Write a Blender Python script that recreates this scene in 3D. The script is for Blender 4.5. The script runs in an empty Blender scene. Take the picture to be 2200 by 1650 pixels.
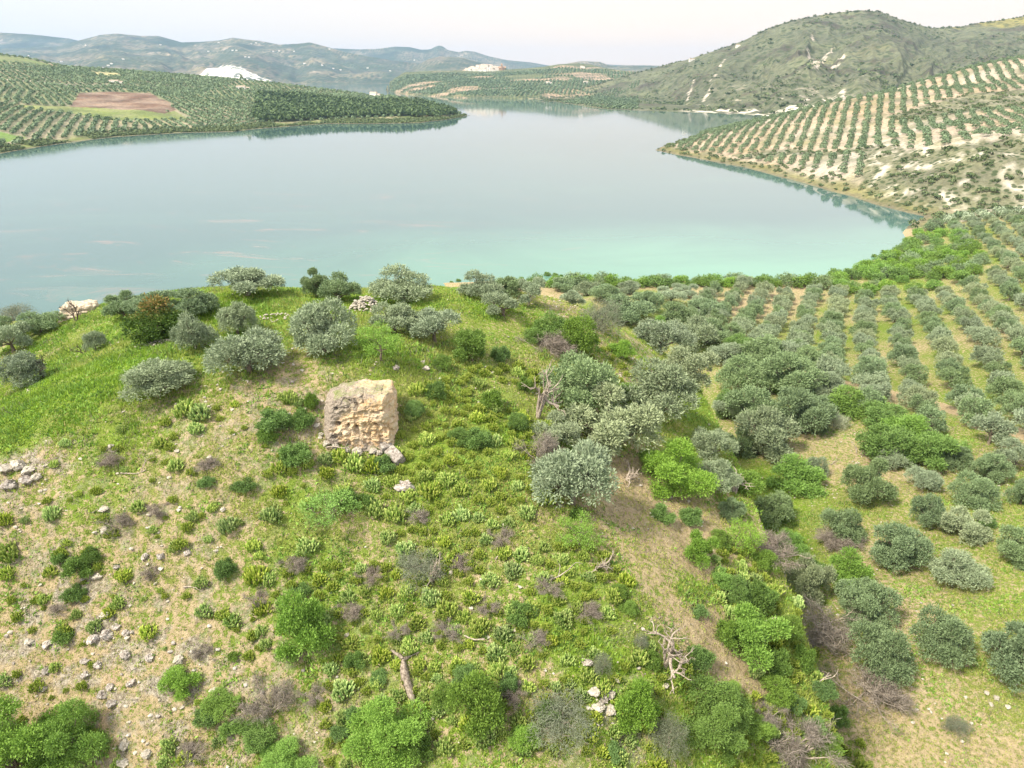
import bpy, math, random
import numpy as np
from mathutils import Vector

# ------------------------------------------------------------------ camera, sky, sun, exposure
SC = bpy.context.scene
COL = SC.collection
H = 62.0                                   # camera height above the lake (m)
PITCH = math.radians(23.5)
FPX = 1527.0                               # focal length in pixels of a 2200 px wide picture
CS, SN = math.cos(PITCH), math.sin(PITCH)

cam_d = bpy.data.cameras.new('camera')
cam = bpy.data.objects.new('camera', cam_d)
COL.objects.link(cam)
cam.location = (0, 0, H)
cam.rotation_euler = (math.radians(90) - PITCH, 0, 0)
cam_d.sensor_width = 36.0
cam_d.lens = 36.0 * FPX / 2200.0
cam_d.clip_start = 0.5
cam_d.clip_end = 40000
SC.camera = cam

SUN_EL, SUN_AZ = math.radians(52), math.radians(238)      # high sun behind thin overcast, from behind-left of the camera
world = bpy.data.worlds.new('World')
SC.world = world
world.use_nodes = True
wn, wl = world.node_tree.nodes, world.node_tree.links
wn.clear()
w_out = wn.new('ShaderNodeOutputWorld')
sky = wn.new('ShaderNodeTexSky')
sky.sky_type = 'NISHITA'
sky.sun_disc = False
sky.sun_elevation = SUN_EL
sky.sun_rotation = SUN_AZ
sky.air_density = 1.2
sky.dust_density = 3.0
bg_sky = wn.new('ShaderNodeBackground')
bg_sky.inputs['Strength'].default_value = 0.06
wl.new(sky.outputs[0], bg_sky.inputs['Color'])
# the thin overcast: cream towards the horizon, brighter and neutral overhead, a little bluer on the left
tc = wn.new('ShaderNodeTexCoord')
sep = wn.new('ShaderNodeSeparateXYZ')
wl.new(tc.outputs['Generated'], sep.inputs[0])
ramp = wn.new('ShaderNodeValToRGB')
ramp.color_ramp.elements[0].position = 0.0
ramp.color_ramp.elements[0].color = (1.05, 0.82, 0.63, 1)
e = ramp.color_ramp.elements.new(0.085); e.color = (0.96, 0.80, 0.69, 1)
e = ramp.color_ramp.elements.new(0.2); e.color = (1.12, 1.06, 1.0, 1)
e = ramp.color_ramp.elements.new(0.4); e.color = (1.12, 1.10, 1.07, 1)
ramp.color_ramp.elements[-1].position = 1.0
ramp.color_ramp.elements[-1].color = (1.22, 1.20, 1.15, 1)
wl.new(sep.outputs['Z'], ramp.inputs[0])
blue = wn.new('ShaderNodeMapRange')
blue.inputs['From Min'].default_value = 0.12
blue.inputs['From Max'].default_value = -0.6
wl.new(sep.outputs['X'], blue.inputs['Value'])
wmix = wn.new('ShaderNodeMix'); wmix.data_type = 'RGBA'
wmix.inputs['B'].default_value = (0.80, 0.80, 0.80, 1)
wl.new(blue.outputs[0], wmix.inputs['Factor'])
wl.new(ramp.outputs[0], wmix.inputs['A'])
cn = wn.new('ShaderNodeTexNoise'); cn.inputs['Scale'].default_value = 1.6; cn.inputs['Detail'].default_value = 3
wl.new(tc.outputs['Generated'], cn.inputs['Vector'])
cm = wn.new('ShaderNodeMapRange'); cm.inputs['To Min'].default_value = 0.94; cm.inputs['To Max'].default_value = 1.06
wl.new(cn.outputs[0], cm.inputs['Value'])
vm = wn.new('ShaderNodeVectorMath'); vm.operation = 'SCALE'
wl.new(wmix.outputs['Result'], vm.inputs[0]); wl.new(cm.outputs[0], vm.inputs['Scale'])
bg_cloud = wn.new('ShaderNodeBackground'); bg_cloud.inputs['Strength'].default_value = 0.24
wl.new(vm.outputs[0], bg_cloud.inputs['Color'])
ms = wn.new('ShaderNodeMixShader'); ms.inputs[0].default_value = 0.88
wl.new(bg_sky.outputs[0], ms.inputs[1]); wl.new(bg_cloud.outputs[0], ms.inputs[2])
wl.new(ms.outputs[0], w_out.inputs['Surface'])

sun_d = bpy.data.lights.new('sun', 'SUN')
sun_d.energy = 1.45
sun_d.angle = math.radians(12)
sun_d.color = (1.0, 0.90, 0.72)
sun = bpy.data.objects.new('sun', sun_d)
COL.objects.link(sun)
sd = Vector((math.sin(SUN_AZ) * math.cos(SUN_EL), math.cos(SUN_AZ) * math.cos(SUN_EL), math.sin(SUN_EL)))
sun.rotation_euler = sd.to_track_quat('Z', 'Y').to_euler()
sun.location = (0, -50, 300)

vs = SC.view_settings
vs.view_transform = 'Standard'; vs.look = 'None'; vs.exposure = 2.47; vs.gamma = 1.0
vs.use_curve_mapping = False
SC.render.film_transparent = False
cy = SC.cycles
cy.max_bounces = 4; cy.diffuse_bounces = 2; cy.glossy_bounces = 2; cy.transmission_bounces = 2
cy.volume_bounces = 0; cy.transparent_max_bounces = 4
cy.caustics_reflective = False; cy.caustics_refractive = False
try:
    cy.use_denoising = True
    cy.denoiser = 'OPENIMAGEDENOISE'
    cy.denoising_input_passes = 'RGB_ALBEDO_NORMAL'
    cy.denoising_prefilter = 'ACCURATE'
except Exception:
    pass

# ------------------------------------------------------------------ small maths helpers
rng = np.random.default_rng(7)

def pix(px, py, t):
    """the point of the place that the photograph shows at (px, py), t metres deep along the view axis"""
    px, py, t = np.asarray(px, float), np.asarray(py, float), np.asarray(t, float)
    u, v = (px - 1100) / FPX, (py - 825) / FPX
    return np.stack([t * u, t * (CS - v * SN), H - t * (SN + v * CS)], -1)

def pix_z(px, py, z):
    v = (np.asarray(py, float) - 825) / FPX
    return pix(px, py, (H - np.asarray(z, float)) / (SN + v * CS))

def proj(x, y, z):
    dz = z - H
    t = y * CS - dz * SN
    t = np.maximum(t, 1e-3)
    up = y * SN + dz * CS
    return 1100 + FPX * x / t, 825 - FPX * up / t, t

def _hash(ix, iy, seed):
    h = (ix.astype(np.int64) * 374761393 + iy.astype(np.int64) * 668265263 + seed * 974711) & 0x7fffffff
    h = ((h ^ (h >> 13)) * 1274126177) & 0x7fffffff
    return ((h ^ (h >> 16)) & 0xffff) / 65535.0

def vnoise(x, y, seed=0):
    ix, iy = np.floor(x), np.floor(y)
    fx, fy = x - ix, y - iy
    fx, fy = fx * fx * (3 - 2 * fx), fy * fy * (3 - 2 * fy)
    ix, iy = ix.astype(np.int64), iy.astype(np.int64)
    a, b = _hash(ix, iy, seed), _hash(ix + 1, iy, seed)
    c, d = _hash(ix, iy + 1, seed), _hash(ix + 1, iy + 1, seed)
    return (a * (1 - fx) + b * fx) * (1 - fy) + (c * (1 - fx) + d * fx) * fy

def fbm(x, y, scale, octs=4, seed=0, ridged=False):
    """about -1..1; scale in metres"""
    s, amp, tot = np.zeros(np.shape(x)), 1.0, 0.0
    f = 1.0 / scale
    for k in range(octs):
        n = vnoise(x * f + 17.3 * k, y * f - 9.1 * k, seed + k) * 2 - 1
        if ridged:
            n = 1 - 2 * np.abs(n)
        s = s + n * amp
        tot += amp; amp *= 0.5; f *= 2.03
    return s / tot

def smooth(a, b, x):
    t = np.clip((x - a) / (b - a), 0, 1)
    return t * t * (3 - 2 * t)

def inside(poly, x, y):
    poly = np.asarray(poly, float)
    r = np.zeros(np.shape(x), bool)
    n = len(poly)
    for i in range(n):
        x0, y0 = poly[i][:2]; x1, y1 = poly[(i + 1) % n][:2]
        if y0 == y1:
            continue
        c = ((y0 > y) != (y1 > y)) & (x < (x1 - x0) * (y - y0) / (y1 - y0) + x0)
        r ^= c
    return r

def seg_dist(pts, x, y, closed=True):
    pts = np.asarray(pts, float)
    d = np.full(np.shape(x), 1e9)
    n = len(pts)
    for i in range(n if closed else n - 1):
        ax, ay = pts[i][:2]; bx, by = pts[(i + 1) % n][:2]
        ex, ey = bx - ax, by - ay
        L = ex * ex + ey * ey + 1e-9
        t = np.clip(((x - ax) * ex + (y - ay) * ey) / L, 0, 1)
        d = np.minimum(d, np.hypot(x - ax - t * ex, y - ay - t * ey))
    return d

# ------------------------------------------------------------------ the near hill, the grove plain and the peninsula: one height field
CP = [  # (px, py, depth)
 (780,960,49.5),(600,850,48.5),(700,800,49.8),(870,965,49),(870,820,52),(500,1050,44),(0,1050,44),(0,950,46),(60,830,60),
 (200,730,63),(150,672,72),(30,700,92),(120,690,74),(240,650,72),(420,628,70.5),(600,622,72),(800,640,70),(940,616,74),
 (1170,640,78),(500,740,56),(700,720,58),(1000,720,61),(1000,850,54),(1250,660,79),(1400,800,73),(1500,900,67),(1300,1050,51),
 (1100,1000,48),(1100,1300,41.5),(1100,1650,36),(500,1650,37),(0,1650,38.5),(0,1300,41.5),(500,1300,41.5),(1400,1300,42),
 (1400,1650,37.5),(1700,1650,42),(1700,1300,49),(1600,1150,55),(1650,1100,58),(1760,920,80),(1550,750,124),(1640,900,88),
 (1560,840,88),(1850,1050,76),(2000,1050,86),(2180,1000,92),(2200,1100,80),(2200,1250,66),(2000,1250,60),(2000,1450,51),
 (2200,1400,56),(2200,1650,45),(2200,900,108),(2050,900,105),(1950,880,116),(2200,750,140),(1750,640,211),(1729,742,163),
 (1926,650,200),(1850,740,160),(2000,640,205),(2200,600,195),(1500,635,218),(1450,700,165),(2200,470,285),(2100,490,270),
 (2050,540,250),(1800,390,417),(2000,440,345),(2000,400,365),(2000,300,440),(2200,380,318),(2200,300,390),(2200,220,560),(2000,240,560),
 (1800,330,480),(1650,330,540),(1650,263,657),(1500,300,669),(1430,315,655),(1800,225,640),(1900,198,680),(2050,165,745),
 (2200,128,770),(1300,640,180),(1400,625,215),(1900,590,225),(1900,445,365)]
cw = pix(*np.array(CP, float).T)
extra = np.array([(-13.3,44.8,41.9),(-13.2,43.6,40.5),(-7.0,45.5,41.0),(-11.2,46.8,42.7),(-9.2,46.6,42.6),(-12.8,46.2,42.4),(-70,112,12),(-30,112,13),(5,118,14),(35,128,14),(-100,95,14),(-130,60,14),(40,170,5),(10,190,3),(-90,30,24),(-120,10,18),
  (110,40,12),(160,60,10),(200,100,9),(260,160,12),(60,10,26),(0,5,20),(-50,5,20),(110,0,10),(0,-60,5),(200,-50,4),(-120,-50,5),
  (400,250,28),(420,420,44),(600,600,60),(900,900,95),(600,850,70),(900,400,60),(1100,1200,90),(400,800,30),(500,1150,25)], float)
cw = np.vstack([cw, extra])
def _tps_k(r2):
    return 0.5 * r2 * np.log(r2 + 1e-9)
SCL = 100.0
_P = cw[:, :2] / SCL
_n = len(_P)
_K = _tps_k(((_P[:, None] - _P[None]) ** 2).sum(-1)) + np.eye(_n) * 2e-3
_Q = np.hstack([np.ones((_n, 1)), _P])
_A = np.block([[_K, _Q], [_Q.T, np.zeros((3, 3))]])
_W = np.linalg.solve(_A, np.concatenate([cw[:, 2], np.zeros(3)]))
def tps(x, y):
    xs, ys = x / SCL, y / SCL
    z = _W[_n] + _W[_n + 1] * xs + _W[_n + 2] * ys
    for i in range(_n):
        z = z + _W[i] * _tps_k((xs - _P[i, 0]) ** 2 + (ys - _P[i, 1]) ** 2)
    return z

def P0(*l):
    return [tuple(pix_z(a, b, 0.0)[:2]) for a, b in l]
SHORE = ([(-700,-70),(-500,20),(-300,62),(-170,104),(-112,124),(-60,136),(-22,146),(-14,172)]
  + P0((955,607),(1050,603),(1150,606),(1250,602),(1350,605),(1500,603),(1600,606),(1700,606),(1745,596),(1800,590),(1850,572),(1900,550),(1950,520),(1938,500),
       (1960,480),(1990,466),(1930,452),(1880,440),(1840,424),(1800,414),(1700,386),(1600,360),(1500,341),(1440,330),(1408,323))
  + [(140,700),(175,770),(235,880),(330,1020),(460,1200),(620,1330),(1500,1500),(1500,-70)])

KN = (-5.0, 60.0)
def h_near(x, y):
    x, y = np.asarray(x, float), np.asarray(y, float)
    z = np.clip(tps(x, y), 1.0, 118)
    wob = fbm(x, y, 14, 3, 5) * 2.2
    d = seg_dist(SHORE, x, y)
    ins = inside(SHORE, x, y)
    sd_ = np.where(ins, d, -d) + wob * np.clip(y / 120 - 0.6, 0, 1) * 0.8
    steep = np.where((x < 20) & (y < 175), 0.9, 0.16) + smooth(150, 220, x) * smooth(330, 380, y) * 0.3
    near = np.exp(-((x - 10) / 90.0) ** 2 - ((y - 40) / 60.0) ** 2)
    nz = fbm(x, y, 9, 3, 11) * 0.55 * near + fbm(x, y, 2.1, 3, 12) * 0.22 * near + fbm(x, y, 0.7, 2, 13) * 0.07 * near
    # stepped erosion on the front slope
    ter = fbm(x, y, 3.2, 3, 15, True) * 0.22 * near * smooth(60, 40, y)
    far_n = fbm(x, y, 90, 4, 21) * 5.0 * smooth(330, 500, y) * smooth(0.5, 14, sd_)
    scar = fbm(x, y, 45, 4, 23, True) * 7.0 * smooth(150, 215, x) * smooth(290, 360, y) * smooth(520, 430, y) * smooth(0.5, 20, sd_)
    z = z + nz + ter + far_n + scar
    zs = np.where(sd_ > 0, 0.05 + sd_ * steep, np.maximum(sd_ * 0.35, -7.0))
    return np.where(sd_ > 0, np.minimum(z, zs), zs)

# ------------------------------------------------------------------ the land across the water: each mass has its own base and ridge line
class Layer:
    def __init__(s, base, ridge, back=1.2, p=1.0, noise=()):
        """base: (px, py) on the water or (px, depth) if py < 0; ridge: (px, py, depth)"""
        b = np.array([pix_z(a, c, 0.0) if c > 0 else pix_z(a, 830, 0) * 0 + np.array([(a - 1100) / FPX * -c / 1.06, -c, 0]) for a, c in base])
        r = np.array([pix(a, c, t) for a, c, t in ridge])
        s.ba, s.by = b[:, 0] / b[:, 1], b[:, 1]
        s.ra, s.ry, s.rz = r[:, 0] / r[:, 1], r[:, 1], r[:, 2]
        s.back, s.p, s.noise = back, p, noise
        s.a0, s.a1 = max(s.ba.min(), s.ra.min()), min(s.ba.max(), s.ra.max())
    def s_of(s, x, y):
        a = x / np.maximum(y, 1)
        yb = np.interp(a, s.ba, s.by); yr = np.interp(a, s.ra, s.ry)
        return (y - yb) / np.maximum(yr - yb, 1), np.interp(a, s.ra, s.rz), yb, yr
    def h(s, x, y):
        x, y = np.asarray(x, float), np.asarray(y, float)
        q, zr, yb, yr = s.s_of(x, y)
        wq = fbm(x, y, 30, 3, 77) * 6.0 / np.maximum(yr - yb, 1)
        qq = np.clip(q + wq * (np.clip(q, 0, 1) < 0.5), 0, None)
        up = zr * np.where(qq < 1, np.clip(qq, 0, 1) ** s.p, 1 - (qq - 1) * s.back)
        bump = np.clip(4 * q * (1 - q), 0, 1) ** 0.8
        for kind, scale, amp, seed in s.noise:
            if kind == 'r':
                up = up - amp * (0.5 + 0.5 * fbm(x, y, scale, 4, seed, True)) * bump
            elif kind == 'g':        # gullies running down the slope
                a = x / np.maximum(y, 1) * yr
                wv = fbm(x, y, scale * 1.4, 3, seed + 3) * scale * 0.55
                n = fbm(a + wv, q * scale * 0.9, scale, 4, seed, True)
                up = up - amp * (0.5 - 0.5 * n) * bump
            else:
                up = up + amp * fbm(x, y, scale, 4, seed) * bump
        z = np.where(q <= 0, np.maximum(q * np.maximum(yr - yb, 1) * 0.25 - 0.02, -8), np.maximum(up, 0.25 + 0 * q))
        return np.where(q > 1, np.maximum(up, -8), z)

LEFT = Layer([(-420,-440),(-200,368),(0,330),(150,306),(250,294),(400,285),(500,283),(550,277),(700,266),(800,266),(900,264),(960,257),(996,250),(1010,248)],
             [(-420,100,1500),(-200,108,1500),(0,117,1500),(60,125,1500),(140,143,1480),(250,150,1480),(400,162,1480),(560,176,1480),(660,188,1470),(750,199,1440),
              (800,206,1400),(850,208,1350),(900,221,1290),(950,233,1230),(980,242,1190),(1010,249,1170)], 1.0, 1.0, [('f', 160, 5, 31), ('f', 60, 1.5, 32)])
MOUNT = Layer([(1120,209),(1180,218),(1240,226),(1300,235),(1380,238),(1450,240),(1520,242),(1600,246),(1750,256),(1900,262),(2500,262)],
              [(1120,207,2100),(1160,205,2150),(1200,200,2200),(1250,190,2300),(1300,176,2350),(1350,160,2350),(1420,142,2300),(1480,127,2200),(1560,101,2150),(1600,86,2100),
               (1650,61,2050),(1700,44,2050),(1760,33,2050),(1800,27,2050),(1850,22,2050),(1890,25,2050),(1940,44,2050),(2000,60,2100),(2060,58,2150),(2100,50,2150),(2150,43,2150),(2200,35,2150),(2500,10,2150)],
              1.0, 0.85, [('g', 190, 70, 41), ('g', 75, 34, 45), ('f', 60, 5, 43)])
VILL = Layer([(826,193),(850,200),(880,204),(950,209),(1000,211),(1060,212),(1120,213),(1180,-2200),(1300,-2450),(1450,-2600)],
             [(826,184,2950),(845,170,3000),(870,155,3050),(930,152,3100),(1000,151,3100),(1050,151,3100),(1090,149,3100),(1130,147,3100),(1170,143,3050),(1200,138,3000),(1240,136,3000),
              (1270,139,3000),(1300,146,2900),(1340,152,2850),(1450,160,2800)], 1.0, 0.75, [('f', 220, 14, 51), ('g', 150, 10, 52)])
FARH = Layer([(-500,-4000),(200,-4300),(450,-4800),(600,-5250),(650,180.2),(760,180.4),(860,180),(1300,180),(2300,180)],
             [(-500,96,8296),(0,105,7930),(120,100,7930),(165,88,7930),(215,75,7930),(250,72,7930),(300,77,7930),(340,77,7930),(390,91,7686),(430,90,7564),(470,87,7564),(500,81,7564),(530,85,7564),(560,88,7564),(600,96,7564),
              (640,94,7442),(665,91,7442),(700,100,7442),(740,112,7320),(790,121,7198),(840,130,7076),(900,136,7076),(960,145,7076),(1050,155,6832),(2300,160,6832)],
             0.8, 0.8, [('g', 620, 120, 61), ('g', 250, 45, 64), ('f', 200, 14, 63)])
FARS = Layer([(800,-5000),(2400,-5000)],
             [(820,160,6400),(880,150,6400),(920,127,6400),(945,121,6400),(990,123,6400),(1030,134,6400),(1080,150,6400),(1180,151,6400),(1220,136,6400),(1250,131,6400),(1290,133,6400),
              (1310,142,6400),(1400,141,6400),(1440,150,6400),(2400,160,6400)], 0.8, 0.8, [('g', 400, 60, 66)])
FARD = Layer([(-600,-8200),(2400,-8200)],
             [(-600,85,9600),(-100,70,9600),(0,70,9600),(70,74,9600),(150,83,9600),(200,95,9600),(500,110,9600),(720,104,9600),(770,106,9600),(810,105,9600),(850,100,9600),(880,101,9600),(905,107,9600),(925,106,9600),(935,100,9600),(945,97.5,9600),
              (953,100,9600),(960,107,9600),(985,112,9600),(1000,109,9600),(1020,111,9600),(1050,121,9600),(1090,129,9600),(1140,134,9600),(1180,141,9600),(1290,137,9600),(1310,139,9600),(1420,141,9600),(1500,150,9600),(2400,150,9600)],
             0.8, 0.8, [('g', 700, 160, 68)])

def at(px, py, hf=None, t0=20, t1=1400, n=700):
    """the ground points seen at the pixels (px, py): first crossing of each view ray with the height field"""
    hf = hf or h_near
    px, py = np.atleast_1d(np.asarray(px, float)), np.atleast_1d(np.asarray(py, float))
    ts = t0 * (t1 / t0) ** np.linspace(0, 1, n)
    out = np.zeros((len(px), 3))
    B = 64
    for i in range(0, len(px), B):
        p = pix(px[i:i + B, None], py[i:i + B, None], ts[None])
        below = p[..., 2] < hf(p[..., 0], p[..., 1])
        k = np.argmax(below, 1)
        k = np.where(below.any(1), k, n - 1)
        lo = ts[np.maximum(k - 1, 0)]; hi = ts[k]
        for _ in range(9):
            mid = (lo + hi) / 2
            q = pix(px[i:i + B], py[i:i + B], mid)
            b = q[:, 2] < hf(q[:, 0], q[:, 1])
            hi = np.where(b, mid, hi); lo = np.where(b, lo, mid)
        out[i:i + B] = pix(px[i:i + B], py[i:i + B], hi)
    return out

# ------------------------------------------------------------------ mesh helpers
def mesh_from(name, V, F, mats=(), attrs=None, smooth_=False, mat_idx=None):
    V = np.asarray(V, np.float32); F = np.asarray(F, np.int32)
    me = bpy.data.meshes.new(name)
    k = F.shape[1]
    me.vertices.add(len(V)); me.vertices.foreach_set('co', V.ravel())
    me.loops.add(F.size); me.loops.foreach_set('vertex_index', F.ravel())
    me.polygons.add(len(F))
    me.polygons.foreach_set('loop_start', np.arange(0, F.size, k, dtype=np.int32))
    try:
        me.polygons.foreach_set('loop_total', np.full(len(F), k, np.int32))
    except Exception:
        pass
    if mat_idx is not None:
        me.polygons.foreach_set('material_index', np.asarray(mat_idx, np.int32))
    me.polygons.foreach_set('use_smooth', np.full(len(F), smooth_, bool))
    for m in mats:
        me.materials.append(m)
    me.update(calc_edges=True)
    for an, arr in (attrs or {}).items():
        arr = np.asarray(arr, np.float32)
        if arr.ndim == 1:
            a = me.attributes.new(an, 'FLOAT', 'POINT'); a.data.foreach_set('value', arr)
        else:
            a = me.attributes.new(an, 'FLOAT_COLOR', 'POINT')
            c = np.ones((len(arr), 4), np.float32); c[:, :3] = arr
            a.data.foreach_set('color', c.ravel())
    return me

def add(name, me, parent=None, loc=None, rot=None, scale=None, **props):
    o = bpy.data.objects.new(name, me)
    COL.objects.link(o)
    if parent is not None:
        o.parent = parent
    if loc is not None:
        o.location = [float(v) for v in loc]
    if rot is not None:
        o.rotation_euler = [float(v) for v in rot]
    if scale is not None:
        o.scale = [float(v) for v in scale]
    for k, v in props.items():
        o[k] = v
    return o

def grid_faces(nx, ny):
    i = np.arange(ny - 1)[:, None] * nx + np.arange(nx - 1)[None]
    i = i.ravel()
    return np.stack([i, i + 1, i + nx + 1, i + nx], 1)

def axis(segs):
    """non-uniform axis: [(from, to, step_from, step_to), ...]"""
    out = []
    for a, b, s0, s1 in segs:
        x = a
        while x < b - 1e-6:
            out.append(x)
            x += s0 + (s1 - s0) * (x - a) / (b - a)
    out.append(segs[-1][1])
    return np.array(out)

# ------------------------------------------------------------------ materials
def new_mat(name):
    m = bpy.data.materials.new(name); m.use_nodes = True
    nt = m.node_tree; nt.nodes.clear()
    out = nt.nodes.new('ShaderNodeOutputMaterial')
    return m, nt, out

class NT:
    """terse node building"""
    def __init__(s, nt): s.nt = nt
    def n(s, typ, **kw):
        x = s.nt.nodes.new(typ)
        for k, v in kw.items():
            setattr(x, k, v)
        return x
    def l(s, a, b): s.nt.links.new(a, b)
    def noise(s, scale, detail=4, vec=None, rough=0.55, dist=0):
        x = s.n('ShaderNodeTexNoise'); x.inputs['Scale'].default_value = scale
        x.inputs['Detail'].default_value = detail; x.inputs['Roughness'].default_value = rough
        x.inputs['Distortion'].default_value = dist
        if vec is not None: s.l(vec, x.inputs['Vector'])
        return x.outputs[0]
    def vor(s, scale, vec=None, feature='F1', rand=1.0, out=0):
        x = s.n('ShaderNodeTexVoronoi', feature=feature); x.inputs['Scale'].default_value = scale
        x.inputs['Randomness'].default_value = rand
        if vec is not None: s.l(vec, x.inputs['Vector'])
        return x.outputs[out]
    def rng(s, v, a, b, c=0.0, d=1.0, sm=False):
        x = s.n('ShaderNodeMapRange')
        if sm: x.interpolation_type = 'SMOOTHSTEP'
        for k, q in (('From Min', a), ('From Max', b), ('To Min', c), ('To Max', d)):
            x.inputs[k].default_value = q
        s.l(v, x.inputs['Value']); return x.outputs[0]
    def mix(s, f, a, b, blend='MIX'):
        x = s.n('ShaderNodeMix', data_type='RGBA', blend_type=blend)
        for k, q in (('Factor', f), ('A', a), ('B', b)):
            i = x.inputs[k] if k == 'Factor' else [z for z in x.inputs if z.name == k and z.type == 'RGBA'][0]
            if isinstance(q, (int, float)): i.default_value = q
            elif isinstance(q, tuple): i.default_value = (*q, 1) if len(q) == 3 else q
            else: s.l(q, i)
        return [z for z in x.outputs if z.type == 'RGBA'][0]
    def math(s, op, a, b=None):
        x = s.n('ShaderNodeMath', operation=op)
        for i, q in enumerate((a, b)):
            if q is None: continue
            if isinstance(q, (int, float)): x.inputs[i].default_value = q
            else: s.l(q, x.inputs[i])
        return x.outputs[0]
    def attr(s, name, out='Fac'):
        x = s.n('ShaderNodeAttribute', attribute_name=name); return x.outputs[out]
    def bump(s, h, strength, dist):
        x = s.n('ShaderNodeBump'); x.inputs['Strength'].default_value = strength; x.inputs['Distance'].default_value = dist
        s.l(h, x.inputs['Height']); return x.outputs[0]
    def pos(s):
        return s.n('ShaderNodeNewGeometry').outputs['Position']
    def hsv(s, col, h=None, sat=None, val=None):
        x = s.n('ShaderNodeHueSaturation'); s.l(col, x.inputs['Color'])
        for k, q in (('Hue', h), ('Saturation', sat), ('Value', val)):
            if q is None: continue
            if isinstance(q, (int, float)): x.inputs[k].default_value = q
            else: s.l(q, x.inputs[k])
        return x.outputs[0]

def diffuse_out(N, out, col, rough=0.95, normal=None, spec=0.15):
    b = N.n('ShaderNodeBsdfPrincipled')
    b.inputs['Roughness'].default_value = rough
    b.inputs['Specular IOR Level'].default_value = spec
    N.l(col, b.inputs['Base Color'])
    if normal is not None: N.l(normal, b.inputs['Normal'])
    N.l(b.outputs[0], out.inputs['Surface'])
    return b

def leaf_mat(name, dark, light, trans=0.25, var=0.12, accent=None):
    """leaves: colour runs from dark to light by the per-sprig 'tint', with a slight change from plant to plant"""
    m, nt, out = new_mat(name); N = NT(nt)
    t = N.attr('tint')
    c = N.mix(t, dark, light)
    if accent is not None:
        c = N.mix(N.rng(N.attr('acc'), 0.0, 1.0), c, accent)
    r = N.n('ShaderNodeObjectInfo').outputs['Random']
    c = N.hsv(c, N.rng(r, 0, 1, 0.5 - var * 0.09, 0.5 + var * 0.05), N.rng(r, 0, 1, 1 + var * .7, 1 - var * .7), N.rng(N.math('FRACT', N.math('MULTIPLY', r, 7.13)), 0, 1, 1 - var, 1 + var))
    b = N.n('ShaderNodeBsdfPrincipled'); b.inputs['Roughness'].default_value = 0.6; b.inputs['Specular IOR Level'].default_value = 0.25
    N.l(c, b.inputs['Base Color'])
    tr = N.n('ShaderNodeBsdfTranslucent'); N.l(c, tr.inputs['Color'])
    mx = N.n('ShaderNodeMixShader'); mx.inputs[0].default_value = trans
    N.l(b.outputs[0], mx.inputs[1]); N.l(tr.outputs[0], mx.inputs[2]); N.l(mx.outputs[0], out.inputs['Surface'])
    return m
# ------------------------------------------------------------------ ground materials
def mat_near_ground():
    m, nt, out = new_mat('hillside_soil_and_turf'); N = NT(nt)
    P = N.pos()
    lush, bare, rocky = N.attr('lush'), N.attr('bare'), N.attr('rocky')
    n1 = N.noise(0.55, 6, P); n2 = N.noise(2.6, 6, P, 0.65); n3 = N.noise(11, 4, P, 0.7); n4 = N.noise(0.12, 3, P)
    soil = N.mix(N.rng(n2, .35, .68), (.28, .215, .125), (.48, .395, .25))
    soil = N.mix(N.rng(n1, .55, .72), soil, (.37, .275, .185))
    soil = N.mix(N.rng(n3, .62, .75), soil, (.45, .41, .33))
    thatch = N.mix(N.rng(n3, .35, .65), (.12, .165, .03), (.30, .32, .10))
    turf = N.mix(N.rng(n3, .3, .7), (.085, .14, .018), (.22, .31, .05))
    bright = N.mix(N.rng(n2, .3, .7), (.14, .25, .022), (.27, .41, .05))
    g = N.mix(lush, turf, bright)
    g = N.mix(N.rng(n4, .45, .62), g, thatch)
    f = N.math('ADD', N.math('MULTIPLY', N.math('SUBTRACT', n2, .5), 2.4), N.math('MULTIPLY', N.math('SUBTRACT', n3, .5), 1.6))
    f = N.math('SUBTRACT', N.math('ADD', f, bare), .11)
    c = N.mix(N.rng(f, .38, .62, sm=True), g, soil)
    # crumbling limestone in the rocky places
    v = N.noise(4.5, 6, P, .8); v2 = N.noise(9, 4, P, .75)
    rk = N.mix(N.rng(v, .42, .60), (.46, .42, .35), (.11, .09, .07))
    rf = N.math('MULTIPLY', rocky, N.rng(N.noise(.8, 5, P), .47, .58))
    c = N.mix(rf, c, rk)
    c = N.mix(N.math('MULTIPLY', N.rng(v2, .63, .68), N.rng(f, .3, .8)), c, (.50, .46, .38))
    c = N.hsv(c, None, None, N.rng(N.noise(30, 3, P, .7), .35, .65, .72, 1.28))
    h = N.math('ADD', n2, N.math('MULTIPLY', n3, .5))
    b = N.bump(h, .8, .4)
    diffuse_out(N, out, c, .97, b, .1)
    return m

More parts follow.
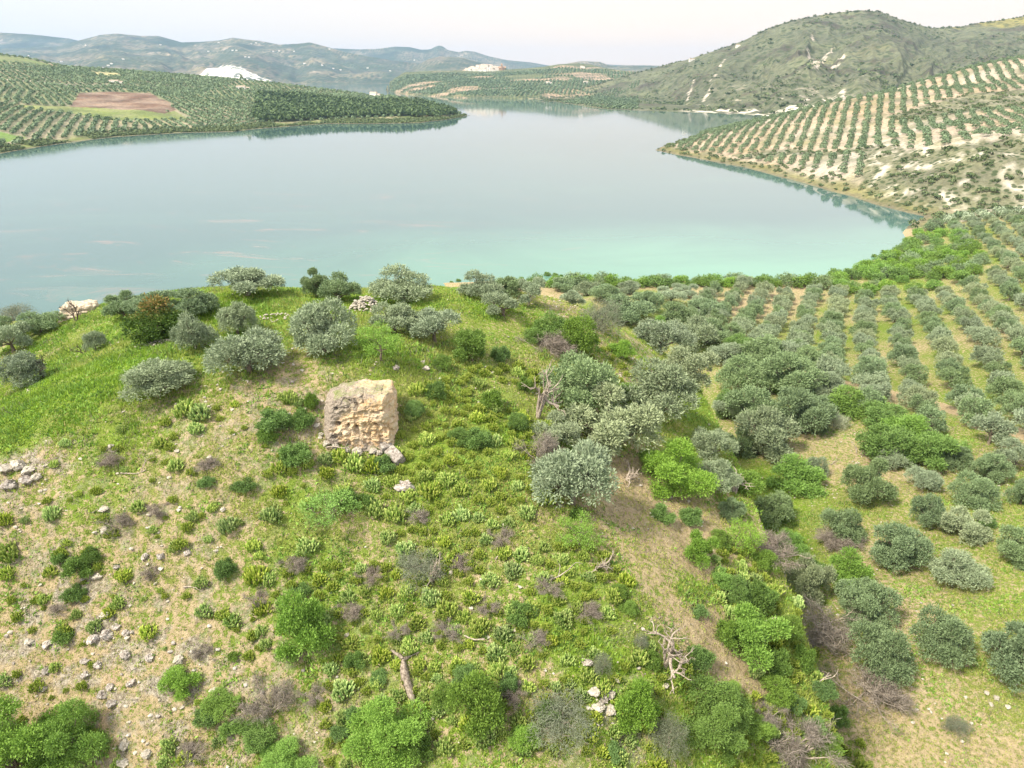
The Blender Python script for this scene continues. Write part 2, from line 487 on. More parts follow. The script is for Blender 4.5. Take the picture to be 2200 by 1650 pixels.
def mat_far_ground(name, rows=None, bumpd=3.0, nscale=.02, fine=.25, dim=1.0, deep=1.0):
    """vertex colour 'col' broken up by noise, with pale crumbling spots and low scrub flecks"""
    m, nt, out = new_mat(name); N = NT(nt)
    P = N.pos()
    c = N.hsv(N.attr('col', 'Color'), None, None, dim)
    n1 = N.noise(nscale, 6, P, .6); n2 = N.noise(fine, 5, P, .7)
    c = N.hsv(c, None, N.rng(n1, .3, .7, .8, 1.15), N.rng(n1, .3, .7, .8, 1.2))
    c = N.hsv(c, None, None, N.rng(n2, .35, .65, .72, 1.28))
    sc = N.attr('scrub')
    d = N.math('MULTIPLY', N.rng(N.vor(fine * .55, P), .42, .28), sc)
    c = N.mix(d, c, (.045, .065, .03))
    if rows:
        mpv = N.n('ShaderNodeMapping'); mpv.inputs['Scale'].default_value = (1, deep, deep); N.l(P, mpv.inputs['Vector'])
        v = N.vor(1.0 / rows, mpv.outputs[0], rand=.5)
        r = N.math('MULTIPLY', N.rng(v, .50, .36), N.attr('rows'))
        c = N.mix(r, c, (.045, .07, .038))
    b = N.bump(N.math('ADD', n1, N.math('MULTIPLY', n2, .3)), .6, bumpd)
    diffuse_out(N, out, c, .97, b, .08)
    return m

# ------------------------------------------------------------------ near land mesh and its zones
xs = axis([(-900,-160,60,8),(-160,-56,8,.6),(-56,66,.36,.36),(66,260,.5,3.2),(260,700,3.4,9),(700,1500,12,60)])
ys = axis([(-70,8,12,2),(8,20,2,.4),(20,84,.36,.36),(84,240,.6,2.2),(240,760,2.3,5.5),(760,1500,7,40)])
X, Y = np.meshgrid(xs, ys)
Z = h_near(X, Y)
V = np.stack([X, Y, Z], -1).reshape(-1, 3)
fx, fy, fz = V[:, 0], V[:, 1], V[:, 2]

# zone anchors: (px, py, lush, bare, rocky)
ZN = [(100,880,1,.0,0),(300,790,1,.0,0),(0,950,1,.05,0),(520,690,.8,.1,0),(700,660,.7,.15,0),(850,770,.6,.2,0),(1000,650,.6,.35,0),(1100,720,.4,.45,0),
 (200,940,.7,.3,.2),(330,900,.3,.6,.4),(550,870,.2,.75,.5),(650,900,.2,.8,.6),(400,960,.2,.55,.4),(60,1020,.2,.75,1),(200,1050,.4,.45,.3),(100,1150,.1,.75,.5),
 (450,1100,.2,.6,.3),(300,1200,.1,.65,.5),(150,1350,.1,.8,1),(350,1420,.1,.8,1),(500,1400,.1,.75,.6),(100,1450,.1,.85,.9),(300,1550,.1,.8,.9),(500,1250,.2,.55,.4),
 (650,1150,.5,.3,.1),(800,1120,.3,.6,.1),(700,1300,.4,.4,.2),(850,1400,.4,.45,.2),(700,1500,.2,.6,.4),(950,1550,.3,.5,.2),(900,1000,.6,.2,0),(1000,900,.5,.15,0),
 (1100,950,.5,.15,0),(1050,1100,.5,.3,0),(1000,1050,.6,.15,0),(1150,1100,.3,.6,0),(1080,1250,.3,.5,0),(1200,1350,.6,.15,0),(1100,1450,.2,.7,.2),(1250,1450,.6,.15,.3),(1300,1550,.3,.5,.6),
 (1400,1080,.0,1.2,.1),(1450,1180,.0,1.15,.1),(1380,1200,.1,.8,.1),(1530,1330,.0,1.2,.1),(1620,1450,.0,1.15,.1),(1450,1500,.5,.3,0),(1500,1250,.6,.25,0),(1250,680,.3,.8,.7),
 (1300,760,.4,.55,.3),(1200,760,.4,.6,.3),(1560,800,1,.0,0),(1500,880,.9,.1,0),(1500,960,.5,.4,.1),(1640,1050,.6,.2,0),(1750,950,.1,.8,.1),(1850,1200,.1,.72,.1),(1800,1000,.1,.8,.1),
 (1950,1300,.1,.72,.1),(2100,1330,.3,.5,0),(1950,1550,.0,.8,.1),(2130,1600,.1,.78,.1),(2180,1480,.3,.45,.2),(1700,1200,.7,.1,0),(1700,1400,.7,.1,0),(1750,1600,.6,.2,0),(1600,1600,.5,.3,.1)]
zp = at([z[0] for z in ZN], [z[1] for z in ZN])
zv = np.array([z[2:] for z in ZN], float)
def zones(x, y):
    x = x + fbm(x, y, 7, 3, 91) * 2.2; y = y + fbm(x, y, 6, 3, 92) * 2.2
    num = np.zeros((len(x), 3)); den = np.zeros(len(x))
    for (a, b, c), v in zip(zp, zv):
        w = 1.0 / (((x - a) ** 2 + (y - b) ** 2) ** 1.5 + .6)
        num += w[:, None] * v; den += w
    return num / den[:, None]
zn = zones(fx, fy)
lush, bare, rocky = zn.T
# the grove plain by the lake: pale green turf with bare tracks
plain = smooth(92, 120, fx * .55 + fy * .83)
lush = lush * (1 - plain) + plain * .0
bare = bare * (1 - plain) + plain * (.50 + .35 * fbm(fx, fy, 11, 3, 93))
rocky = rocky * (1 - plain)
beach = smooth(2.6, .2, fz) * smooth(150, 170, fy)
bare = np.clip(bare + beach * .5, 0, 1)
M_near = mat_near_ground()
# faces nearer than this line wear the fine material, the peninsula beyond the coarse one
PATH = at([1455,1510,1560,1600,1650,1720,1790,1860,1930,2010,2090,2150,2199], [690,705,712,742,758,790,815,838,850,872,893,912,935])
PATH2 = at([1230,1250,1275,1300,1330,1380], [660,690,720,755,800,850])
pd = seg_dist(PATH[:, :2], fx, fy, False)
trk = smooth(2.6, 1.5, pd + fbm(fx, fy, 3, 2, 94) * .6) * smooth(60, 100, fy)
bare = np.maximum(bare, np.where(pd < 4, trk * 2.2, 0))
pd2 = seg_dist(PATH2[:, :2], fx, fy, False)
bare = np.maximum(bare, smooth(1.5, .5, pd2 + fbm(fx, fy, 2, 2, 95) * .5)); rocky = np.maximum(rocky, smooth(2, .5, pd2) * .8)

# peninsula colours: tan soil under the olives, white marl and scrub on the eroded slopes, green fringe at the water
PEN_SOIL = np.array([.47, .365, .26]); PEN_PALE = np.array([.55, .50, .42]); PEN_GRN = np.array([.16, .19, .085]); PEN_SCR = np.array([.20, .205, .13])
MARL = [tuple(p[:2]) for p in at([1860,1900,2010,2110,2200,2230,2230,2150,2040,1960,1890,1850],[330,312,320,300,290,300,470,456,450,452,438,400])]
GULLY = [tuple(p[:2]) for p in at([1560,1700,1830,1900,1860,1700,1600],[335,318,322,318,330,333,340])]
TOPSC = [tuple(p[:2]) for p in at([1900,2010,2090,2200,2230,2200,2080,1960],[252,222,200,192,195,232,240,262])]
def pen_cols(x, y, z):
    n = fbm(x, y, 60, 4, 101)[:, None]; n2 = fbm(x, y, 14, 4, 102)[:, None]; n3 = fbm(x, y, 5, 3, 103)[:, None]
    c = PEN_SOIL + (PEN_PALE - PEN_SOIL) * np.clip(.45 + .9 * n, 0, 1)
    c = c + (PEN_GRN - c) * np.clip(.12 + 1.2 * n2, 0, .6)
    marl = inside(MARL, x, y)[:, None]
    mc = PEN_SCR + (np.array([.62, .57, .48]) - PEN_SCR) * smooth(.12, .5, .5 * n2 + .9 * n3 + .3 * n)
    c = np.where(marl, mc, c)
    gl = (inside(GULLY, x, y) | inside(TOPSC, x, y))[:, None]
    c = np.where(gl, PEN_SCR + (PEN_PALE - PEN_SCR) * np.clip(n3 * .8, 0, 1), c)
    d = seg_dist(SHORE[8:], x, y, False)
    fr = (smooth(16, 6, d + n[:, 0] * 8))[:, None]
    c = c + (np.array([.20, .20, .08]) - c) * fr * .85
    edge = (smooth(1.4, .2, z))[:, None]
    c = c + (np.array([.22, .20, .13]) - c) * edge
    return c, np.where(marl[:, 0], .9, np.where(gl[:, 0], .9, .15)) 
far_side = smooth(300, 318, fy)
col, scr = pen_cols(fx, fy, fz)
M_pen = mat_far_ground('peninsula_soil', None, 1.2, .05, .5, .72)
F = grid_faces(len(xs), len(ys))
cy_ = V[F].mean(1)
mi = (cy_[:, 1] > 312).astype(np.int32)
# hillside and peninsula are one land but two objects, cut along one row of the grid
def sub(mask):
    f = F[mask]; u, inv = np.unique(f, return_inverse=True)
    return u, inv.reshape(f.shape)
keep = cy_[:, 2] > -6.9
u, f = sub((mi == 0) & keep)
hill_me = mesh_from('hillside', V[u], f, [M_near], {'lush': lush[u], 'bare': bare[u], 'rocky': rocky[u]}, True)
add('hillside_terrain', hill_me, kind='structure')
u, f = sub((mi == 1) & keep)
add('peninsula_terrain', mesh_from('peninsula', V[u], f, [M_pen], {'col': col[u], 'scrub': scr[u]}, True), kind='structure')

# ------------------------------------------------------------------ land across the lake
def layer_mesh(L, name, a0, a1, na, ny, mat, colf, y_pad=.08, back=.5):
    a = np.linspace(a0, a1, na)
    yb = np.interp(a, L.ba, L.by); yr = np.interp(a, L.ra, L.ry)
    q = np.concatenate([np.linspace(-y_pad, 1, ny), 1 + np.linspace(0, back, 10)[1:]])
    Yg = yb[None] + q[:, None] * (yr - yb)[None]
    Xg = a[None] * Yg
    Zg = L.h(Xg, Yg)
    V = np.stack([Xg, Yg, Zg], -1).reshape(-1, 3)
    c, s, r = colf(V[:, 0], V[:, 1], V[:, 2])
    me = mesh_from(name, V, grid_faces(na, len(q)), [mat], {'col': c, 'scrub': s, 'rows': r}, True)
    return add(name, me, kind='structure')

def WP(hf, *l, t0=400, t1=2600):
    p = at([a for a, b in l], [b for a, b in l], hf, t0, t1, 500)
    return [tuple(q[:2]) for q in p]
L_BROWN = WP(LEFT.h, (150,229),(170,200),(240,197),(325,200),(342,212),(362,218),(378,236),(352,244),(300,236),(220,232))
L_STRIP = WP(LEFT.h, (30,227),(150,229),(220,232),(300,236),(352,244),(375,238),(395,250),(405,256),(330,258),(240,258),(190,250),(140,241),(80,236))
L_LOW = WP(LEFT.h, (-200,300),(-200,278),(0,282),(30,290),(62,297),(30,303),(0,306))
L_TOPG = WP(LEFT.h, (-200,125),(-200,112),(0,119),(60,127),(130,144),(100,143),(0,133))
L_TOPB = WP(LEFT.h, (92,132),(106,131),(140,143),(112,142))
L_GOLD = WP(LEFT.h, (183,153),(250,157),(266,162),(240,164),(200,159))
L_PINE = WP(LEFT.h, (556,207),(640,208),(760,222),(840,222),(900,222),(955,237),(985,246),(960,250),(900,252),(830,250),(700,256),(620,262),(560,262),(545,256))
L_SHRB = WP(LEFT.h, (520,270),(560,265),(700,258),(850,252),(985,248),(996,250),(900,264),(700,265),(550,276))
L_TRK = WP(LEFT.h, (0,171),(60,174),(130,181),(220,184),(232,182))
L_TRK2 = WP(LEFT.h, (330,190),(420,193),(560,194))
def left_cols(x, y, z):
    n = fbm(x, y, 120, 4, 111)[:, None]; n2 = fbm(x, y, 25, 4, 112)[:, None]
    c = np.array([.26, .29, .16]) + (np.array([.40, .36, .25]) - np.array([.26, .29, .16])) * np.clip(.4 + 1.0 * n + .5 * n2, 0, 1)
    def put(poly, a, b, wob=1.0):
        nonlocal c
        m = inside(poly, x, y)[:, None]
        c = np.where(m, np.array(a) + (np.array(b) - np.array(a)) * np.clip(.4 + 1.3 * n2, 0, 1), c)
    put(L_STRIP, (.20, .25, .09), (.30, .33, .14))
    put(L_BROWN, (.19, .12, .09), (.36, .27, .21))
    put(L_LOW, (.17, .29, .07), (.22, .33, .09))
    put(L_TOPG, (.20, .26, .11), (.26, .29, .14)); put(L_TOPB, (.34, .24, .18), (.38, .29, .22)); put(L_GOLD, (.50, .45, .25), (.45, .42, .22))
    put(L_PINE, (.08, .10, .05), (.12, .14, .06)); put(L_SHRB, (.17, .22, .09), (.33, .30, .19))
    for T, w in ((L_TRK, 5), (L_TRK2, 3)):
        d = seg_dist(T, x, y, False)[:, None]
        c = np.where(d < w, np.array([.55, .48, .40]), c)
    q = LEFT.s_of(x, y); dsh = (y - q[2])[:, None]
    fr = smooth(38, 18, dsh + n * 14)
    c = c + (np.array([.19, .22, .09]) - c) * fr
    c = c + (np.array([.24, .22, .15]) - c) * smooth(.8, .1, z)[:, None]
    return c, np.full(len(x), .25), np.zeros(len(x))
M_left = mat_far_ground('left_shore_soil', None, 1.0, .03, .3, .7)
layer_mesh(LEFT, 'left_shore_terrain', LEFT.a0 + .005, LEFT.a1, 520, 230, M_left, left_cols)

CLIFFS = WP(MOUNT.h, (1468,228),(1480,178),(1505,172),(1495,205),(1475,232), t1=3000)
SCARS = [WP(MOUNT.h, *l, t1=3000) for l in (
   [(1738,108),(1745,130),(1752,142)], [(1790,102),(1772,125),(1750,150)], [(1812,118),(1790,145)], [(1745,75),(1746,92)], [(1530,175),(1510,218)],
   [(1540,160),(1528,172)], [(1490,172),(1475,215)], [(1556,128),(1545,142)], [(1808,195),(1820,212)], [(1750,200),(1735,215)])]
def mount_cols(x, y, z):
    q, zr, yb, yr = MOUNT.s_of(x, y)
    n = fbm(x, y, 300, 4, 121)[:, None]; n2 = fbm(x, y, 60, 4, 122)[:, None]; n3 = fbm(x, y, 22, 4, 123)[:, None]
    c = np.array([.15, .165, .105]) + (np.array([.19, .20, .12]) - np.array([.155, .165, .095])) * smooth(-.3, .5, n + .3 * n2 + .5 * (q[:, None] - .5))
    c = c + (np.array([.12, .115, .085]) - c) * smooth(.15, .5, -n2 + .2 * n3)
    yel = smooth(.25, .6, n + .4 * n2) * smooth(.45, .8, q)[:, None]
    c = c + (np.array([.36, .31, .08]) - c) * yel * .55
    dg = LGUL(x, y)[:, None]
    c = c + (np.array([.07, .10, .045]) - c) * dg
    pale = smooth(.30, .48, n3 + .25 * n2) * smooth(.55, .1, q)[:, None] * smooth(-.1, .3, n2)
    c = c + (np.array([.52, .46, .38]) - c) * pale * .7
    low = smooth(.03, .0, q - .06 - .09 * np.clip(n2[:, 0] + n3[:, 0] * .6 + .15, -.2, 1)) * smooth(1400, 1460, 1100 + x / y * FPX / 1.08 )
    c = c + (np.array([1.05, .95, .82]) - c) * low[:, None] * smooth(-.25, .05, n3 + .6 * n2 + .1)
    for S in SCARS:
        d = seg_dist(S, x, y, False) + n3[:, 0] * 10
        c = c + (np.array([.66, .58, .50]) - c) * smooth(5, 0, d)[:, None]
    ol = smooth(1290, 1240, 1100 + x / y * FPX / 1.08)[:, None]
    c = c + (np.array([.34, .30, .19]) - c) * ol * smooth(-.3, .1, n2) * .8
    return c, np.full(len(x), .7), ol[:, 0]
def LGUL(x, y):
    q, zr, yb, yr = MOUNT.s_of(x, y)
    a = x / np.maximum(y, 1) * yr
    sc = 190; wv = fbm(x, y, sc * 1.4, 3, 44) * sc * .55
    n = fbm(a + wv, q * sc * .9, sc, 4, 41, True)
    return smooth(-.15, -.5, n) * smooth(.9, .5, q)
M_mount = mat_far_ground('mountain_scrub', 9.0, 14.0, .012, .09, .70)
layer_mesh(MOUNT, 'mountain_terrain', MOUNT.a0 + .001, .86, 620, 300, M_mount, mount_cols)

def vill_cols(x, y, z):
    n = fbm(x, y, 260, 3, 131)[:, None]; n2 = fbm(x, y, 80, 4, 132)[:, None]
    c = np.array([.20, .22, .12]) + (np.array([.42, .34, .22]) - np.array([.20, .22, .12])) * smooth(.1, .5, n + .3 * n2)
    c = c + (np.array([.48, .36, .26]) - c) * smooth(.42, .5, fbm(x, y, 150, 2, 133))[:, None]
    c = c + (np.array([.5, .42, .33]) - c) * smooth(2.5, .8, z)[:, None] * smooth(1100, 1150, 1100 + x / y * FPX / 1.08 )[:, None] 
    return c, np.full(len(x), .3), np.full(len(x), 1.0)
M_vill = mat_far_ground('village_hill_soil', 10.0, 5.0, .008, .06, .7)
layer_mesh(VILL, 'village_hill_terrain', VILL.a0 + .001, VILL.a1 - .001, 330, 110, M_vill, vill_cols)

QUARRY = WP(FARH.h, (392,162),(450,147),(475,141),(492,140),(530,152),(585,174),(560,180),(400,180), t0=2500, t1=9000)
def far_cols(x, y, z):
    n = fbm(x, y, 1400, 4, 141)[:, None]; n2 = fbm(x, y, 330, 4, 142)[:, None]; n3 = fbm(x, y, 110, 3, 143)[:, None]
    c = np.array([.16, .185, .12]) + (np.array([.33, .29, .19]) - np.array([.16, .185, .12])) * smooth(-.2, .3, n2 + .3 * n3)
    c = c + (np.array([.09, .115, .07]) - c) * smooth(.1, .5, -n - n2 * .7)
    c = c + (np.array([.50, .42, .32]) - c) * smooth(.32, .42, n3 * .6 + n2 * .4)
    c = np.where(inside(QUARRY, x, y)[:, None], np.array([1.6, 1.5, 1.4]) + .6 * n3, c)
    return c, np.full(len(x), .5), np.full(len(x), .9)
M_far = mat_far_ground('far_hill_soil', 34.0, 26.0, .003, .012, .50, .3)
layer_mesh(FARH, 'far_hills', -.86, .2, 520, 200, M_far, far_cols, .02, .3)
layer_mesh(FARS, 'distant_low_hills', FARS.a0 + .01, FARS.a1 - .01, 200, 50, M_far, far_cols, .02, .3)
layer_mesh(FARD, 'distant_mountains', FARD.a0 + .01, FARD.a1 - .01, 500, 60, M_far, far_cols, .02, .2)

# ------------------------------------------------------------------ the lake
def mat_water():
    m, nt, out = new_mat('lake_water'); N = NT(nt)
    P = N.pos()
    big = N.noise(.012, 4, P, .6, .6)
    sh = N.n('ShaderNodeVectorMath', operation='DISTANCE'); N.l(P, sh.inputs[0]); sh.inputs[1].default_value = (90, 225, 0)
    mp = N.n('ShaderNodeMapping'); mp.inputs['Scale'].default_value = (.55, 1.5, 1); mp.inputs['Location'].default_value = (48 * .55 , -225 * 1.5 , 0)
    N.l(P, mp.inputs['Vector'])
    mp.inputs['Location'].default_value = (-112 * .55, -236 * 1.5, 0)
    ln = N.n('ShaderNodeVectorMath', operation='LENGTH'); N.l(mp.outputs[0], ln.inputs[0])
    d = N.math('ADD', ln.outputs['Value'], N.rng(big, .3, .7, -22, 22))
    shallow = N.rng(d, 170, 0, sm=True)
    c = N.mix(shallow, (.056, .116, .118), (.125, .265, .20))
    mp3 = N.n('ShaderNodeMapping'); mp3.inputs['Scale'].default_value = (.35, 1.0, 1); mp3.inputs['Rotation'].default_value = (0, 0, .25); N.l(P, mp3.inputs['Vector'])
    far = N.n('ShaderNodeVectorMath', operation='DISTANCE'); N.l(P, far.inputs[0]); far.inputs[1].default_value = (-120, 330, 0)
    stk = N.math('MULTIPLY', N.rng(N.noise(.03, 6, mp3.outputs[0], .75, 2.5), .56, .66), N.rng(far.outputs['Value'], 190, 60))
    c = N.mix(N.math('MULTIPLY', stk, .55), c, (.26, .17, .15))
    c = N.mix(N.math('MULTIPLY', N.rng(N.noise(.02, 6, mp3.outputs[0], .7, 1.0), .52, .66), .35), c, (.085, .17, .15))
    b = N.n('ShaderNodeBsdfPrincipled')
    N.l(c, b.inputs['Base Color']); b.inputs['Roughness'].default_value = .045
    b.inputs['IOR'].default_value = 1.333; b.inputs['Specular IOR Level'].default_value = .5
    mp2 = N.n('ShaderNodeMapping'); mp2.inputs['Scale'].default_value = (1, .6, 1); N.l(P, mp2.inputs['Vector'])
    h = N.noise(.5, 3, mp2.outputs[0], .6)
    N.l(N.bump(h, .12, .05), b.inputs['Normal'])
    N.l(b.outputs[0], out.inputs['Surface'])
    return m
wv = np.array([(-15500, -250, 0), (15500, -250, 0), (15500, 12700, 0), (-15500, 12700, 0)], float)
add('lake_water', mesh_from('lake_water', wv, [(0, 1, 2, 3)], [mat_water()]), kind='structure')

# ------------------------------------------------------------------ the air
def haze_box():
    x0, x1, y0, y1, z0, z1 = -16000, 16000, -400, 13000, -9.5, 470
    v = np.array([(x, y, z) for z in (z0, z1) for y in (y0, y1) for x in (x0, x1)], float)
    f = [(0, 2, 3, 1), (4, 5, 7, 6), (0, 1, 5, 4), (2, 6, 7, 3), (0, 4, 6, 2), (1, 3, 7, 5)]
    m, nt, out = new_mat('haze')
    pv = nt.nodes.new('ShaderNodeVolumePrincipled')
    pv.inputs['Color'].default_value = (.42, .66, 1.0, 1)
    pv.inputs['Density'].default_value = 5.2e-5
    pv.inputs['Anisotropy'].default_value = .0
    nt.links.new(pv.outputs[0], out.inputs['Volume'])
    add('haze', mesh_from('haze', v, f, [m]), kind='stuff')
HAZE = True
if HAZE:
    haze_box()
# ------------------------------------------------------------------ plants: shape generators
def _unit(v):
    return v / np.maximum(np.linalg.norm(v, axis=-1, keepdims=True), 1e-9)

def sprigs(r, P, A, L, Wd, face=None, fold=0.0):
    """one rhombic sprig per point: P base, A axis; returns quads. face: preferred normals"""
    n = len(P)
    ref = r.normal(size=(n, 3)) if face is None else face + r.normal(size=(n, 3)) * .45
    side = _unit(np.cross(A, ref))
    L = L * r.uniform(.65, 1.25, (n, 1)); Wd = Wd * r.uniform(.7, 1.2, (n, 1))
    V = np.stack([P, P + A * L * .5 + side * Wd * .5, P + A * L, P + A * L * .5 - side * Wd * .5], 1).reshape(-1, 3)
    F = np.arange(n * 4).reshape(n, 4)
    return V, F

def rand_dirs(r, n, zmin=-1.0):
    z = r.uniform(zmin, 1, n); a = r.uniform(0, 2 * np.pi, n); q = np.sqrt(np.maximum(1 - z * z, 0))
    return np.stack([q * np.cos(a), q * np.sin(a), z], 1)

def crown_data(seed, W, Ht, base, nl, lr, n_sub, per, L, Wd, sr=.2, zmin=-.45, up=.25, inner=.25, spread=.62, out=.75, rad_face=False):
    r = np.random.default_rng(seed)
    R = W / 2
    d = rand_dirs(r, nl, -.25)
    # spread lobes apart a little
    for _ in range(12):
        D = d[:, None] - d[None]; q = (D ** 2).sum(-1) + np.eye(nl)
        d = _unit(d + (D / q[..., None] ** 1.5).sum(1) * .03)
    d[:, 2] = np.clip(d[:, 2], -.3, 1)
    rad = lr * r.uniform(.75, 1.25, nl)
    k = r.uniform(.82, 1.12, nl)
    C = np.stack([d[:, 0] * (R - rad) * k, d[:, 1] * (R - rad) * k, base + rad * .8 + np.clip(d[:, 2] + .15, 0, 1) * (Ht - base - rad * 1.8)], 1)
    if nl > 3:
        C[0] = (0, 0, base + (Ht - base) * .42); rad[0] = lr * 1.0
    C[:, 2] += r.uniform(-.12, .12, nl) * (Ht - base)
    C[:, 2] = np.maximum(C[:, 2], rad * .7)
    subs, sdir, tints = [], [], []
    for i in range(nl):
        dd = rand_dirs(r, n_sub, zmin)
        dd = _unit(dd + r.normal(size=dd.shape) * .1)
        rr = rad[i] * r.uniform(.72, 1.08, (n_sub, 1))
        rr[: int(n_sub * inner)] *= .6
        p = C[i] + dd * rr * np.array([1, 1, .85])
        deep = np.zeros(n_sub, bool)
        for j in range(nl):
            if j != i:
                deep |= (((p - C[j]) / rad[j]) ** 2).sum(1) < .42
        deep |= p[:, 2] < .12
        subs.append(p[~deep]); sdir.append(dd[~deep])
    S = np.concatenate(subs); D = np.concatenate(sdir)
    ts = r.uniform(0, 1, len(S))
    idx = np.repeat(np.arange(len(S)), per)
    P = S[idx] + r.normal(size=(len(idx), 3)) * sr
    A = _unit(D[idx] * out + np.array([0, 0, up]) + r.normal(size=(len(idx), 3)) * .55)
    P[:, 2] = np.maximum(P[:, 2], .03)
    V, F = sprigs(r, P, A, L, Wd, D[idx] if rad_face else None)
    tint = np.clip(.02 + .40 * ts[idx] + .70 * r.uniform(0, 1, len(idx)) ** .7, 0, .5)
    return V, F, np.repeat(tint, 4), C, rad

def tubes(lines, sides=6):
    Vs, Fs, o = [], [], 0
    for pts, rr in lines:
        pts = np.asarray(pts, float); rr = np.asarray(rr, float)
        T = _unit(np.gradient(pts, axis=0))
        ref = np.array([.3, .5, .8]); a = _unit(np.cross(T, ref)); b = np.cross(T, a)
        ang = np.linspace(0, 2 * np.pi, sides, endpoint=False)
        ring = pts[:, None] + rr[:, None, None] * (np.cos(ang)[None, :, None] * a[:, None] + np.sin(ang)[None, :, None] * b[:, None])
        n = len(pts)
        Vs.append(ring.reshape(-1, 3))
        i = np.arange(n - 1)[:, None] * sides + np.arange(sides)[None]
        j = np.arange(n - 1)[:, None] * sides + (np.arange(sides)[None] + 1) % sides
        Fs.append(np.stack([i, j, j + sides, i + sides], -1).reshape(-1, 4) + o)
        o += n * sides
    return np.concatenate(Vs), np.concatenate(Fs)

def bent(r, a, b, n=6, wob=.12):
    a, b = np.asarray(a, float), np.asarray(b, float)
    t = np.linspace(0, 1, n)[:, None]
    p = a + (b - a) * t
    L = np.linalg.norm(b - a)
    return p + r.normal(size=p.shape) * L * wob * np.sin(np.pi * t) * .6

def branch_tree(r, start, d, L, rad, depth, lines, kids=(2, 3), spread=.55, gravity=.0, shrink=.72):
    """bare branching: bends, forks and tapers"""
    n = 5
    pts = [np.asarray(start, float)]
    dd = _unit(np.asarray(d, float))
    for i in range(n - 1):
        dd = _unit(dd + r.normal(size=3) * .17 + np.array([0, 0, gravity]))
        pts.append(pts[-1] + dd * L / (n - 1))
    lines.append((np.array(pts), np.linspace(rad, rad * .62, n)))
    if depth == 0:
        return
    for _ in range(r.integers(kids[0], kids[1] + 1)):
        k = r.integers(2, n)
        nd = _unit(dd + r.normal(size=3) * spread)
        branch_tree(r, pts[k], nd, L * shrink * r.uniform(.75, 1.15), rad * .6, depth - 1, lines, kids, spread, gravity, shrink)

def mat_bark(name, a, b, scale=14):
    m, nt, out = new_mat(name); N = NT(nt)
    tc_ = N.n('ShaderNodeTexCoord').outputs['Object']
    n1 = N.noise(scale, 5, tc_, .7); n2 = N.noise(scale * .2, 3, tc_)
    c = N.mix(N.rng(n1, .35, .65), a, b)
    c = N.hsv(c, None, None, N.rng(n2, .3, .7, .8, 1.2))
    diffuse_out(N, out, c, .95, N.bump(n1, .6, .03), .1)
    return m
BARK = mat_bark('olive_bark', (.10, .08, .06), (.26, .22, .18))
DEADW = mat_bark('weathered_dead_wood', (.16, .125, .10), (.50, .44, .38))
DARKW = mat_bark('dark_dead_wood', (.045, .035, .03), (.15, .12, .10))
LOGW = mat_bark('brown_log_wood', (.085, .065, .05), (.36, .31, .26), 9)

OLIVE_S = leaf_mat('olive_leaves_silver', (.065, .115, .048), (.50, .59, .40), .12, .13)
OLIVE_G = leaf_mat('olive_leaves_green', (.045, .10, .032), (.38, .50, .27), .12, .14)
OLIVE_B = leaf_mat('olive_leaves_in_bloom', (.11, .16, .065), (.50, .57, .37), .12, .10)
LIGHTG = leaf_mat('light_green_leaves', (.085, .19, .028), (.34, .55, .115), .25, .10)
MIDG = leaf_mat('mid_green_leaves', (.06, .14, .025), (.28, .43, .11), .2, .14)
DARKG = leaf_mat('dark_green_leaves', (.055, .125, .028), (.25, .40, .10), .2, .16)
CAROB = leaf_mat('dark_glossy_leaves', (.018, .055, .012), (.14, .23, .04), .20, .1, (.22, .17, .05))
TWIGM = leaf_mat('grey_brown_twigs', (.10, .085, .07), (.34, .30, .26), .05, .12)
GREYG = leaf_mat('grey_green_fine_leaves', (.09, .115, .07), (.30, .33, .24), .2, .12)
SPURGE = leaf_mat('spurge_leaves', (.12, .25, .04), (.38, .56, .12), .3, .22, (.60, .68, .22))
GRASSM = leaf_mat('grass_blades', (.14, .25, .022), (.36, .54, .07), .3, .0, (.50, .46, .18))
PINEM = leaf_mat('pine_needles', (.03, .065, .02), (.14, .21, .08), .15, .1)
FAROL = leaf_mat('far_olive_leaves', (.050, .095, .045), (.24, .325, .19), .1, .1)
SCRUBM = leaf_mat('scrub_leaves', (.04, .075, .028), (.17, .22, .10), .15, .1)
WHITEB = leaf_mat('pale_flowering_broom', (.22, .26, .16), (.62, .66, .50), .3, .1)

def olive_limbs(seed, C, rad, base, thick=.17, nmax=8):
    r = np.random.default_rng(seed + 500)
    fork = np.array([r.normal() * .15, r.normal() * .15, base * .8 + .35])
    lines = [(bent(r, (0, 0, -.35), fork, 5, .1), np.linspace(thick * 1.5, thick, 5))]
    order = np.argsort(-C[:, 2])[: nmax] if len(C) > nmax else np.arange(len(C))
    for i in order:
        e = C[i] + r.normal(size=3) * .1
        lines.append((bent(r, fork, e, 6, .13), np.linspace(thick * .65, thick * .18, 6)))
        for _ in range(3):
            dd = rand_dirs(r, 1, -.1)[0]
            lines.append((bent(r, e + (fork - e) * r.uniform(.05, .4), e + dd * rad[i] * .85, 4, .1), np.linspace(thick * .2, thick * .06, 4)))
    return tubes(lines, 6)

PROTO = {}
def proto(kind, i, W, trunk_mat, leaf, thick=.17, **kw):
    V, F, tint, C, rad = crown_data(W=W, **kw)
    acc = np.zeros(len(V)) if leaf is not CAROB else np.repeat((np.random.default_rng(3).uniform(0, 1, len(V) // 4) < .8) * np.clip((V[::4, 2] - kw['Ht'] * .68) * 1.3, 0, 1), 4)
    cm_ = mesh_from(kind + '_crown', V, F, [leaf], {'tint': tint, 'acc': acc})
    tV, tF = olive_limbs(kw['seed'], C, rad, kw['base'], thick)
    tm = mesh_from(kind + '_trunk', tV, tF, [trunk_mat], None, True)
    PROTO.setdefault(kind, []).append((tm, cm_, W, kw['Ht']))

